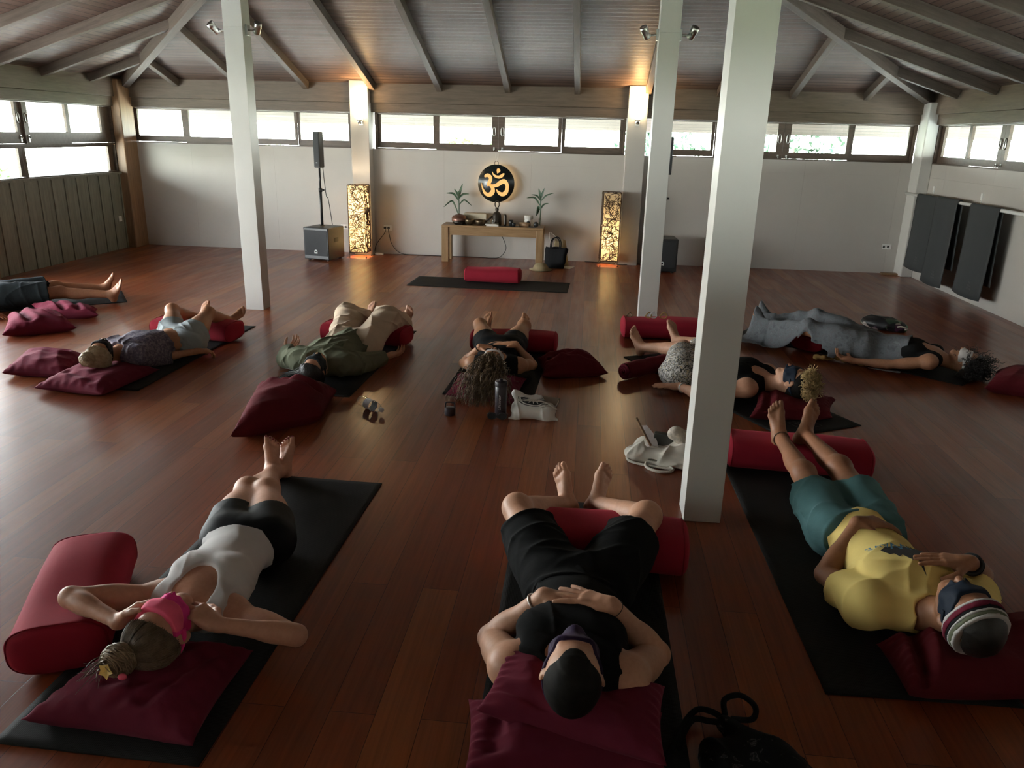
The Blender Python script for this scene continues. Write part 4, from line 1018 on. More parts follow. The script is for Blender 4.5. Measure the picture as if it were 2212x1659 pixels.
b = MB(); b.tube([(-.001, -.006, R_ + .047), (-.03, .03, R_ + .16)], .0012, 5); b.tube([(.001, -.006, R_ + .047), (.03, .03, R_ + .16)], .0012, 5); b.build('hanging_wire', 'white_plastic', r)
def om_stroke(pts):
    L = smoothpts([Vector(((x - 815) / 233 * R_, -(y - 408) / 250 * R_, w_ / 240 * R_)) for x, y, w_ in pts], 6); a = []; c_ = []
    for i, p in enumerate(L):
        d = L[min(i + 1, len(L) - 1)] - L[max(i - 1, 0)]; n = Vector((-d.y, d.x, 0)); n = n.normalized() if n.length > 1e-9 else Vector((1, 0, 0))
        w_ = max(p.z, .001); a.append((p.x + n.x * w_, p.y + n.y * w_)); c_.append((p.x - n.x * w_, p.y - n.y * w_))
    b = MB(); n = len(a)
    vs = [(x, -.017, z) for x, z in a] + [(x, -.017, z) for x, z in c_] + [(x, -.0225, z) for x, z in a] + [(x, -.0225, z) for x, z in c_]; fs = []
    for i in range(n - 1):
        fs += [(2 * n + i, 2 * n + i + 1, 3 * n + i + 1, 3 * n + i), (i, i + 1, 2 * n + i + 1, 2 * n + i), (n + i + 1, n + i, 3 * n + i, 3 * n + i + 1)]
    b.add(vs, fs); return b
strokes = [[(672, 328, 6), (678, 312, 18), (705, 300, 22), (735, 318, 22), (743, 350, 22), (730, 390, 23), (712, 425, 18), (712, 446, 8)],
           [(722, 420, 10), (752, 445, 18), (775, 480, 24), (765, 530, 30), (725, 560, 26), (680, 543, 19), (648, 490, 11), (633, 440, 6), (630, 402, 2)],
           [(735, 425, 8), (775, 438, 18), (825, 428, 24), (875, 390, 28), (920, 375, 28), (952, 410, 22), (958, 460, 20), (945, 515, 26), (905, 548, 26), (860, 535, 20), (833, 505, 11), (818, 480, 2)],
           [(763, 250, 2), (778, 285, 9), (808, 312, 15), (850, 320, 18), (885, 303, 19), (908, 278, 13), (912, 268, 5)],
           [(822, 226, 12), (842, 232, 24), (838, 248, 20), (830, 268, 5), (826, 274, 1)]]
big = MB()
for s in strokes:
    q = om_stroke(s); big.add(q.v, q.f)
big.build('om_sign', 'gold_glow', r)

# ------------------------------------------------------------------ bags by the altar, cables, sockets
r = empty('tote_bag', (BK(1195, 560, 10.42).x + .02, 10.42, 0), -.25); tag(r, 'black tote bag leaning against the right leg of the altar table', 'bag')
Vb = []; nn = 24
def soft_bag(name, w0, w1, h, d0, d1, mat, parent, seed, lean=0.0, n=28):
    rg = np.random.RandomState(seed); vs = []; fs = []
    for j in range(n + 1):
        t = j / n; wd = w0 + (w1 - w0) * t; dp = (d0 + (d1 - d0) * t) * (1 - .25 * t)
        for i in range(n):
            a = 2 * PI * i / n; k = (abs(math.cos(a)) ** 3 + abs(math.sin(a)) ** 3) ** (-1 / 3.)
            f = 1 + .05 * math.sin(5 * a + 4 * t + seed) + .04 * math.sin(9 * a - 7 * t)
            vs.append((math.cos(a) * k * wd / 2 * f, math.sin(a) * k * dp / 2 * f + lean * t * h, h * t + .010 * math.sin(3 * a + seed) * t))
    for j in range(n):
        for i in range(n): fs.append((j * n + i, j * n + (i + 1) % n, (j + 1) * n + (i + 1) % n, (j + 1) * n + i))
    fs.append(tuple(range(n - 1, -1, -1)))
    b = MB(); b.add(vs, fs, True); return b.build(name, mat, parent, solid=.003)
soft_bag('bag_body', .26, .30, .26, .12, .09, 'black_cloth', r, 3, .25)
for s in (-1, 1): b = MB(); b.tube(smoothpts([(-.07, .03 + .03 * s, .25), (-.06, .05 + .03 * s, .36), (0, .06 + .03 * s, .40), (.05, .05 + .03 * s, .35), (.06, .03 + .03 * s, .25)], 6), .007, 6); b.build('handle', 'black_cloth', r)
r = empty('drawstring_bag', (BK(1210, 545, 10.60).x, 10.62, 0), .2); tag(r, 'tan drawstring bag behind the black tote bag', 'bag')
soft_bag('bag_body', .24, .14, .34, .12, .07, 'tan_cloth', r, 5, .1)
b = MB(); b.tube(smoothpts([(0, .03, .33), (-.06, .0, .38), (-.16, -.02, .45), (-.14, -.03, .30), (-.12, -.06, .08)], 6), .005, 6); b.build('cord', 'canvas_cream', r)
hc = G(1168, 583); r = empty('cap', (hc.x, hc.y, 0), .2); tag(r, 'tan cloth cap lying on the floor before the altar table', 'cap')
b = MB(); b.lathe([(.125, .004), (.105, .01), (.095, .05), (.06, .085), (.02, .095), (0, .096)], (0, 0, 0), 28); b.build('crown', 'tan_cloth', r)
b = MB(); b.lathe([(.095, .012), (.15, .004), (.155, .008), (.10, .018)], (0, 0, 0), 28); b.build('brim', 'tan_cloth', r)
pc = G(1213, 578); b = MB(); b.box((-.15, -.10, 0), (.15, .10, .002)); o = b.build('paper_sheet', 'paper_white'); o.location = (pc.x, pc.y + .05, 0); o.rotation_euler = (0, 0, -.3); tag(o, 'sheet of paper on the floor by the black tote bag', 'paper')
def socket(p, rz, label, w=.118, h=.072, plugs=0, mat='white_plastic', hz=True):
    r = empty('wall_socket', p, rz); tag(r, label, 'wall socket', 'white wall sockets')
    b = MB(); b.box((-w / 2, -.010, -h / 2), (w / 2, -.0005, h / 2)); b.build('plate', mat, r, bevel=.003)
    for s in (-1, 1):
        b = MB(); b.lathe([(.019, 0), (.019, .003), (.015, .003), (.014, .0), (0, 0)], (s * .026 - .012, -.010, 0), 16, (0, -1, 0)); b.build('outlet', mat, r)
    return r
s0 = BK(838, 492, YB); socket((s0.x, YB, s0.z), 0, 'white wall socket with two black plugs beside the woven lamp')
s1 = BK(1915, 533, YB); socket((s1.x, YB, s1.z), 0, 'white wall socket near the corner with the mat rail')
s2 = BK(748, 490, YB); socket((s2.x - .02, YB, s2.z), 0, 'white wall socket behind the large subwoofer')
s3 = BK(325, 471, YB); b = MB(); b.box((-.06, -.006, -.036), (.06, -.0005, .036)); o = b.build('cover_plate', 'white_paint', bevel=.002); o.location = (s3.x, YB, s3.z); tag(o, 'blank white cover plate on the wall left of the pillar', 'cover plate')
b = MB(); b.box((.017, -.036, -.036), (.026, .036, .036)); o = b.build('switch', 'white_plastic', bevel=.003); o.location = (XL, 10.60, .42); tag(o, 'white switch on the grey plank wall', 'switch')
for k, dx in enumerate((-.038, .014)):
    pl = empty('plug', (s0.x + dx, YB - .012, s0.z)); tag(pl, ('left' if k == 0 else 'right') + ' black plug in the socket beside the woven lamp', 'plug', 'black plugs')
    b = MB(); b.lathe([(.017, 0), (.017, .018), (.008, .035), (0, .036)], (0, 0, 0), 14, (0, -1, 0)); b.build('plug_body', 'black_rubber', pl)
    b = MB(); rel = lambda x, y, z: (x - s0.x - dx, y - YB + .012, z - s0.z)
    if k == 0: pts = [rel(s0.x + dx, YB - .048, s0.z), rel(s0.x - .03, YB - .06, s0.z - .06), rel(s0.x - .16, YB - .06, .14), rel(s0.x - .20, YB - .07, .012), rel(s0.x - .30, YB - .12, .006)]
    else: pts = [rel(s0.x + dx, YB - .048, s0.z), rel(s0.x + .03, YB - .06, s0.z - .08), rel(s0.x + .07, YB - .05, .14), rel(s0.x + .20, YB - .04, .02), rel(s0.x + .5, YB - .03, .006), rel(-1.6, YB - .03, .006), rel(-1.35, YB - .05, .006), rel(-1.22, YB - .06, .03), rel(-1.14, YB - .06, .16), rel(-1.22, YB - .06, TZ - .14)]
    b.tube(smoothpts(pts, 8), .0045, 6); b.build('cord', 'black_rubber', pl)
ps = G(818, 551); b = MB(); b.box((-.06, -.02, 0), (.06, .02, .025)); o = b.build('power_strip', 'white_plastic', bevel=.004); o.location = (ps.x, YB - .11, 0); o.rotation_euler = (0, 0, -.2); tag(o, 'small white power strip on the floor by the woven lamp', 'power strip')
b = MB(); b.tube(smoothpts([(-.02, YB - .05, .006), (.10, YB - .06, .006), (.30, YB - .12, .006), (.44, YB - .22, .006), (.75, YB - .10, .006), (.95, YB - .12, .006)], 8), .005, 6); tag(rebase(b.build('lamp_cable', 'black_rubber')), 'black cable along the wall behind the dimmer woven lamp', 'cable')
db = G(1925, 592); b = MB(); b.box((-.12, -.05, 0), (.12, .05, .028)); o = b.build('door_wedge', 'post_wood', bevel=.006); o.location = (4.12, YB - .12, 0); o.rotation_euler = (0, 0, -.12); tag(o, 'flat wooden block on the floor in the corner below the rail', 'wooden block')

# ------------------------------------------------------------------ rail with three mats hung over it
RX = XR - .155; RZ_ = 1.075
r = empty('mat_rail', (RX, 9.3, RZ_)); tag(r, 'long white rail on the right wall carrying three mats', 'rail')
b = MB(); b.tube([(0, 1.93, 0), (0, -3.2, 0)], .019, 14); b.build('tube', 'white_plastic', r)
for y_ in (1.30, .02, -1.25, -2.5):
    b = MB(); b.tube([(.155, y_, .085), (.15, y_, .0), (0, y_, 0)], .007, 8); b.box((.143, y_ - .02, .05), (.155, y_ + .02, .12)); b.build('bracket', 'white_plastic', r)
def hung_mat(y0, y1, zf, zbk, label, dx=0):
    r = empty('hanging_mat', (RX, (y0 + y1) / 2, 0)); tag(r, label, 'yoga mat', 'grey mats hanging on the rail'); R0 = .0225 + dx
    prof = [(-R0 - .035 * (1 - i / 12) ** 2 - .004, zf + (RZ_ - zf) * i / 12) for i in range(12)] + [(-R0 * math.cos(PI * i / 12), RZ_ + R0 * math.sin(PI * i / 12)) for i in range(13)] + [(R0 + .02 * (i / 12) ** 2, RZ_ - (RZ_ - zbk) * i / 12) for i in range(1, 13)]
    vs = []; fs = []; n = 14; L = (y1 - y0); m = len(prof)
    for k, (x, z) in enumerate(prof):
        for i in range(n + 1):
            t = i / n - .5; edge = (1 - k / 12) if k < 12 else 0
            vs.append((x + .02 * edge * (abs(t) * 2) ** 3, t * L, z + (.012 * edge * (1 - (2 * t) ** 2) * -1 if k < 6 else 0)))
    for k in range(m - 1):
        for i in range(n): a = k * (n + 1) + i; fs.append((a, a + 1, a + n + 2, a + n + 1))
    b = MB(); b.add(vs, fs, True); b.build('sheet', 'hanging_mat', r, solid=.006)
    b = MB(); y_ = .0
    for i, tx in enumerate(('THE', 'YOGA', 'HOUSE')):
        v, f = text_mesh(tx, .03); b.add([(-R0 - .046, -x - .10, zf + .16 - .032 * i + y) for x, y, q in v], f)
    b.build('printed_logo', 'print_grey', r)
def yz(px, py): d = ray(px, py); p = Vector((0, 0, EYE)) + d * ((RX - .05) / d.x); return p
y_1, y_2, y_3, y_4, y_5 = yz(1974, 440).y, yz(2020, 440).y, yz(2063, 450).y, yz(2090, 450).y, yz(2150, 470).y
hung_mat(y_2 + .03 - .02, y_1 + .0, yz(1962, 578).z, .34, 'dark grey mat hanging on the rail closest to the corner'); hung_mat(y_3, y_2 + .035, yz(2005, 612).z, .30, 'middle one of the dark grey mats on the rail', .008)
hung_mat(y_5, y_4, yz(2080, 638).z, .28, 'dark grey mat hanging alone on the near part of the rail')

# ------------------------------------------------------------------ things on the floor in the middle
bp0, bp1 = G(783, 866, .035), G(822, 884, .035); r = empty('water_bottle', (bp0.x, bp0.y, 0)); tag(r, 'clear plastic water bottle lying on the floor', 'bottle')
ax = Vector((bp1.x - bp0.x, bp1.y - bp0.y, 0)).normalized(); Lb = .255
prof = [(0, 0), (.024, .002), (.031, .012)]
for i in range(9): z = .02 + i * .019; prof += [(.0335 - .0022 * (i % 2), z)]
prof += [(.033, .19), (.026, .215), (.014, .232), (.0125, .24), (0, .24)]
b = MB(); b.lathe(prof, (-ax.x * .03, -ax.y * .03, .0345), 24, tuple(ax)); b.build('bottle_body', 'clear_plastic', r)
b = MB(); b.lathe([(.0145, .234), (.0145, .255), (0, .256)], (-ax.x * .03, -ax.y * .03, .0345), 16, tuple(ax)); b.build('cap', 'white_plastic', r)
M('label_blue', (.55, .62, .72), .3, .2, 60); b = MB(); b.lathe([(.0342, .085), (.0342, .15)], (-ax.x * .03, -ax.y * .03, .0345), 24, tuple(ax)); b.build('label', 'label_blue', r)
fl = G(1081, 900); r = empty('flask', (fl.x, fl.y, 0)); tag(r, 'tall dark drinking flask standing beside the white drawstring bag', 'flask')
M('flask_purple', (.024, .017, .022), .32, .1, 20)
b = MB(); b.lathe([(0, 0), (.034, 0), (.037, .004), (.037, .205), (.034, .21), (0, .21)], seg=32); b.build('flask_body', 'flask_purple', r)
b = MB(); b.lathe([(.0385, .205), (.0385, .232), (.036, .238), (.012, .240), (.012, .250), (.008, .252), (0, .252)], seg=32); b.build('screw_top', 'flask_purple', r)
v, f = text_mesh('LifeStraw', .026); b = MB(); b.add([(-.0376 * math.sin((y + .004) / .037), -.0378 * math.cos((y + .004) / .037), .105 + x) for x, y, q in v], f); b.build('lettering', 'print_light', r) if M('print_light', (.55, .52, .52), .5) else 0
ld = G(971, 898); r = empty('stopper', (ld.x, ld.y + .02, 0)); tag(r, 'dark flask lid with a carrying loop lying on the floor', 'stopper')
b = MB(); b.lathe([(0, 0), (.032, 0), (.035, .004), (.035, .045), (.03, .05), (0, .05)], seg=28); b.build('lid_cup', 'flask_purple', r, bevel=.002)
b = MB(); b.tube(smoothpts([(-.03, 0, .045), (-.029, 0, .07), (-.02, 0, .082), (.02, 0, .082), (.029, 0, .07), (.03, 0, .045)], 6), .005, 8); b.build('carry_loop', 'flask_purple', r)
sg = G(1074, 906); r = empty('sunglasses', (sg.x, sg.y - .005, 0), .05); tag(r, 'black sunglasses on the floor in front of the flask', 'sunglasses')
for s in (-1, 1):
    b = MB(); P = [(s * .033 + .026 * math.cos(t), 0, .024 + .021 * math.copysign(abs(math.sin(t)) ** .8, math.sin(t))) for t in [2 * PI * i / 24 for i in range(24)]]
    b.tube(P, .003, 6, True); b.build('rim', 'black_plastic', r)
    b = MB(); b.add([(x, -.001, z) for x, y, z in P] + [(x, .001, z) for x, y, z in P], [tuple(range(24)), tuple(range(47, 23, -1))]); b.build('lens', 'ink_black', r)
    b = MB(); b.tube(smoothpts([(s * .06, .0, .032), (s * .062, .06, .018), (s * .055, .12, .005)], 5), .003, 6); b.build('temple', 'black_plastic', r)
b = MB(); b.tube([(-.008, 0, .03), (0, -.002, .034), (.008, 0, .03)], .003, 6); b.build('bridge', 'black_plastic', r)
# white printed drawstring bag with a book behind it
tb = G(1150, 906); r = empty('drawstring_bag', (tb.x, tb.y + .05, 0), .06); tag(r, 'white drawstring bag with a black sun emblem on the floor', 'bag')
pr = [rbox((0, 0, .042), ((1, 0, 0), (0, 1, 0), (0, 0, 1)), (.135, .07, .042), .035, .03), el((-.02, .01, .09), ((1, 0, .1), (0, 1, 0), (-.1, 0, 1)), (.09, .05, .045), .04), el((-.085, .02, .12), ((1, 0, -.6), (0, 1, 0), (.6, 0, 1)), (.055, .04, .028), .03),
      rc((.10, -.05, .01), (.145, -.06, .006), .02, .005, .02), rc((-.11, -.05, .01), (-.145, -.055, .006), .02, .005, .02)]
o = sdf_obj('bag_body', pr, 'white_cotton', r, .0045, folds(5, .009, 60))
bag_bvh = BVHTree.FromPolygons([v.co.copy() for v in o.data.vertices], [tuple(p.vertices) for p in o.data.polygons])
def project(bvh, verts, faces, fr, off=.0012, sub=3, dirv=None):     # lays flat print on a curved cloth
    bm = bmesh.new(); vv = [bm.verts.new(v) for v in verts]
    for f in faces:
        try: bm.faces.new([vv[i] for i in f])
        except ValueError: pass
    bmesh.ops.triangulate(bm, faces=bm.faces[:])
    for _ in range(sub):
        es = [e for e in bm.edges if e.calc_length() > .006]
        if not es: break
        bmesh.ops.subdivide_edges(bm, edges=es, cuts=1); bmesh.ops.triangulate(bm, faces=bm.faces[:])
    out = []; ok = []
    for v in bm.verts:
        p, d = fr(v.co.x, v.co.y); hit = bvh.ray_cast(p, d)
        if hit[0] is None: out.append(p + d * .2); ok.append(False)
        else: out.append(hit[0] - d * off); ok.append(True)
    bm.verts.index_update(); fs = [tuple(q.index for q in f.verts) for f in bm.faces if all(ok[q.index] for q in f.verts)]; bm.free()
    return out, fs
def bag_fr(x, y): d = Vector((0, .62, -.78)); return Vector((x, -.0, .075)) + Vector((0, .78, .62)) * y - d * .4, d
b = MB()
def ringpoly(r0, r1, a0, a1, n=40):
    P = [(r0 * math.cos(a0 + (a1 - a0) * i / n), r0 * math.sin(a0 + (a1 - a0) * i / n)) for i in range(n + 1)]; Q = [(r1 * math.cos(a0 + (a1 - a0) * i / n), r1 * math.sin(a0 + (a1 - a0) * i / n)) for i in range(n + 1)]
    return P + Q, [(i, i + 1, n + 2 + i, n + 1 + i) for i in range(n)]
for poly in (ringpoly(.086, .092, PI * .98, 2 * PI * 1.02),):
    v, f = project(bag_bvh, [(x * 1.05, y * .62 + .022, 0) for x, y in poly[0]], poly[1], bag_fr); b.add(v, f)
NS = 56; tri = lambda i: 1 - abs(2 * ((i % 8) / 8) - 1)
outer = [(.076 * math.cos(PI + PI * i / NS), .076 * math.sin(PI + PI * i / NS)) for i in range(NS + 1)]
inner = [((.020 + .048 * tri(i)) * math.cos(PI + PI * i / NS), (.020 + .048 * tri(i)) * math.sin(PI + PI * i / NS)) for i in range(NS + 1)]
v, f = project(bag_bvh, [(x * 1.05, y * .62 + .022, 0) for x, y in outer + inner], [(i, i + 1, NS + 2 + i, NS + 1 + i) for i in range(NS)], bag_fr); b.add(v, f)
tv, tf = text_mesh('www.hidden', .013); v, f = project(bag_bvh, [(x * .95 + .075, y + x * .28 - .034, 0) for x, y, q in tv], tf, bag_fr); b.add(v, f)
b.build('printed_emblem', 'ink_black', r)
b = MB()
for k in range(2): b.tube(smoothpts([(-.105, -.035, .115 + .01 * k), (-.05, -.05 - .01 * k, .128), (.02, -.045, .13 - .01 * k), (.085, -.045, .11), (.13, -.05, .085 - .01 * k), (.15, -.055, .075)], 6), .0035, 6)
b.build('drawstring', 'canvas_cream', r)
bk = G(1178, 880); r = empty('book', (bk.x - .02, bk.y + .06, .0), -.12); tag(r, 'brown covered book behind the white drawstring bag', 'book')
M('book_cover', (.14, .095, .06), .6, .1); b = MB(); b.box((-.10, -.075, .0), (.10, .075, .003)); b.box((-.10, -.075, .027), (.10, .075, .03)); b.box((-.10, .072, .003), (.10, .075, .027)); b.build('cover', 'book_cover', r, bevel=.001)
b = MB(); b.box((-.097, -.071, .0032), (.097, .071, .0268)); b.build('page_block', 'paper_white', r)
r.location.z = .0; 

# canvas bag by the nearest pillar
cb_ = G(1425, 1003); r = empty('canvas_bag', (cb_.x, cb_.y + .06, 0), -.28); tag(r, 'cream canvas bag slumped open beside the nearest pillar', 'bag')
ident = ((1, 0, 0), (0, 1, 0), (0, 0, 1))
pr = [rbox((.03, 0, .045), ident, (.17, .10, .045), .04, .03), el((.13, .02, .07), ident, (.10, .09, .05), .04), el((-.13, -.02, .035), ident, (.06, .08, .03), .03),
      el((-.05, .0, .105), ((1, 0, .15), (0, 1, 0), (-.15, 0, 1)), (.16, .052, .05), .015, mode='s'), el((.02, -.065, .035), ident, (.11, .035, .012), .008, mode='s')]
sdf_obj('bag_body', pr, 'canvas_cream', r, .005, folds(8, .016, 45))
b = MB(); b.tube(smoothpts([(-.05, -.10, .015), (-.04, -.14, .008), (.02, -.175, .008), (.08, -.16, .008), (.10, -.12, .01), (.07, -.10, .02)], 7), .008, 6); b.build('strap', 'canvas_cream', r)
b = MB(); b.tube(smoothpts([(-.17, -.03, .03), (-.15, -.10, .012), (-.05, -.12, .008), (.10, -.115, .01)], 7), .007, 6); b.build('strap', 'canvas_cream', r)
c0 = r.matrix_basis
def near(o, dx, dy, dz): ca, sa = math.cos(-.28), math.sin(-.28); return (cb_.x + ca * dx - sa * dy, cb_.y + .06 + sa * dx + ca * dy, dz)
b = MB(); b.beam((-.0, 0, 0), (-.10, .03, .14), .016, .007); o = b.build('wooden_stick', 'post_wood'); o.location = near(r, -.05, .0, .075); o.rotation_euler = (0, 0, -.28); tag(o, 'flat wooden stick poking out of the canvas bag', 'stick')
M('foil', (.62, .58, .58), .35, .15, 40)
b = MB(); b.add([(-.035, 0, 0), (.03, 0, 0), (.0, .02, .06), (-.05, .02, .06), (-.085, .03, .105), (-.055, .03, .112)], [(0, 1, 2, 3), (3, 2, 5, 4)]); o = b.build('paper_wrapper', 'foil', solid=.006); o.location = near(r, -.035, .01, .065); o.rotation_euler = (0, 0, -.28); tag(o, 'pale wrapper beside the stick in the canvas bag', 'wrapper')
b = MB(); b.box((-.065, -.02, 0), (.065, .02, .07)); o = b.build('plastic_box', M('dark_clear', (.05, .05, .045), .15), bevel=.005); o.location = near(r, .02, .045, .075); o.rotation_euler = (.0, 0, -.25); tag(o, 'dark transparent box standing in the canvas bag', 'box')
pr = [el((0, 0, 0), ((1, 0, -.55), (0, 1, 0), (.55, 0, 1)), (.095, .05, .045), .02), rc((-.075, -.005, .03), (-.055, -.005, .045), .022, .026, .02)]
o = sdf_obj('wash_bag', pr, M('pale_print', (.50, .44, .36), .7, .35, 45), None, .005, folds(3, .004, 60)); o.location = near(r, .125, .05, .125); tag(o, 'pale patterned pouch on top of the canvas bag', 'pouch')

# dark patterned bag at the lower edge of the picture
k = NT('bag_print'); v = k.mapping(); n1 = k.noise(v, 14, 4, .6, 2.0); k.l(k.ramp(n1.outputs['Fac'], [(.50, (.004, .004, .0045)), (.60, (.007, .007, .007)), (.63, (.07, .064, .064)), (.66, (.014, .014, .014)), (.75, (.03, .036, .042))]).outputs[0], k.b.inputs['Base Color']); k.b.inputs['Roughness'].default_value = .8; k.b.inputs['Specular IOR Level'].default_value = .15
rb_ = G(1640, 1650); r = empty('shoulder_bag', (rb_.x, rb_.y - .04, 0), -.5); tag(r, 'black patterned cloth bag on the floor at the lower edge', 'bag')
pr = [el((.03, -.06, .045), ident, (.19, .12, .052), .03), rc((-.14, .09, .04), (.03, .0, .06), .022, .045, .05)]
sdf_obj('bag_body', pr, 'bag_print', r, .006, folds(11, .012, 38))
for P in ([(-.15, .10, .06), (-.17, .15, .07), (-.14, .21, .06), (-.09, .20, .05), (-.08, .14, .05), (-.13, .10, .055)], [(-.15, .09, .05), (-.19, .10, .05), (-.235, .09, .04), (-.25, .02, .02), (-.24, -.06, .012), (-.25, -.16, .012)], [(-.15, .08, .045), (-.19, .08, .03), (-.23, .06, .03), (-.235, .0, .02), (-.225, -.06, .012)]):
    b = MB(); b.tube(smoothpts(P, 8), .009, 8); b.build('strap', 'black_cloth', r)
# floral bag behind the wrapped person, twisted ochre scarf by her hand
k = NT('floral_print'); v = k.mapping(); vo = k.n('ShaderNodeTexVoronoi'); vo.inputs['Scale'].default_value = 17; k.l(v, vo.inputs['Vector'])
k.l(k.ramp(vo.outputs['Color'], [(0, (.01, .01, .012)), (.62, (.01, .01, .012)), (.66, (.12, .28, .15)), (.74, (.55, .50, .42)), (.82, (.10, .03, .09)), (.9, (.012, .012, .012))]).outputs[0], k.b.inputs['Base Color']); k.b.inputs['Roughness'].default_value = .5
fb = G(1912, 716); r = empty('floral_bag', (fb.x, fb.y + .10, 0), -.6); tag(r, 'black floral bag lying behind the person in the grey-blue cloth', 'bag')
sdf_obj('bag_body', [el((0, 0, .055), ident, (.20, .11, .065), .03), el((.14, 0, .035), ident, (.09, .06, .04), .03)], 'floral_print', r, .007, folds(4, .01, 40))
b = MB(); b.tube(smoothpts([(.14, -.06, .05), (.19, -.09, .07), (.24, -.06, .05), (.20, -.02, .03)], 6), .008, 6); b.build('strap', 'canvas_cream', r)
sf = G(1790, 776, .02); r = empty('scarf', (sf.x, sf.y, 0)); tag(r, 'ochre twisted scarf beside the hand of the wrapped person', 'scarf')
P = smoothpts([(-.11, .03, .03), (-.05, -.015, .035), (.0, .01, .03), (.06, .015, .035), (.12, -.03, .03), (.20, -.07, .025), (.27, -.09, .02)], 8); b = MB(); b.tube(P, [.012 + .012 * abs(math.sin(i * .55)) for i in range(len(P))], 10); b.tube([(p[0] + .006, p[1] + .02, p[2] - .008) for p in P[:30]], [.010 + .008 * abs(math.sin(i * .7 + 1)) for i in range(30)], 8); b.build('twisted_cloth', 'ochre_cloth', r)
# trinkets on the far bolster
kb_ = G(1435, 700, .178)
for i, (dx, lab, mt, hh) in enumerate(((-.19, 'thin pale ring on the bolster beyond the bare feet', 'bronze', .024), (-.02, 'brown beaded bracelet on the bolster beyond the bare feet', 'ochre_cloth', .03), (.02, 'white wrist watch on the bolster beyond the bare feet', 'white_plastic', .036), (.11, 'orange bracelet on the bolster beyond the bare feet', 'ochre_cloth', .034))):
    b = MB(); b.tube([(hh * math.cos(t) * .9, .012 * math.sin(t * 2), hh * .8 + hh * .8 * math.sin(t)) for t in [2 * PI * j / 20 for j in range(20)]], .005, 6, True); o = b.build('bracelet', mt); o.location = (.60 + dx, 6.86, .168); o.rotation_euler = (0, 0, .4); tag(o, lab, 'bracelet', 'bracelets left on the bolster')
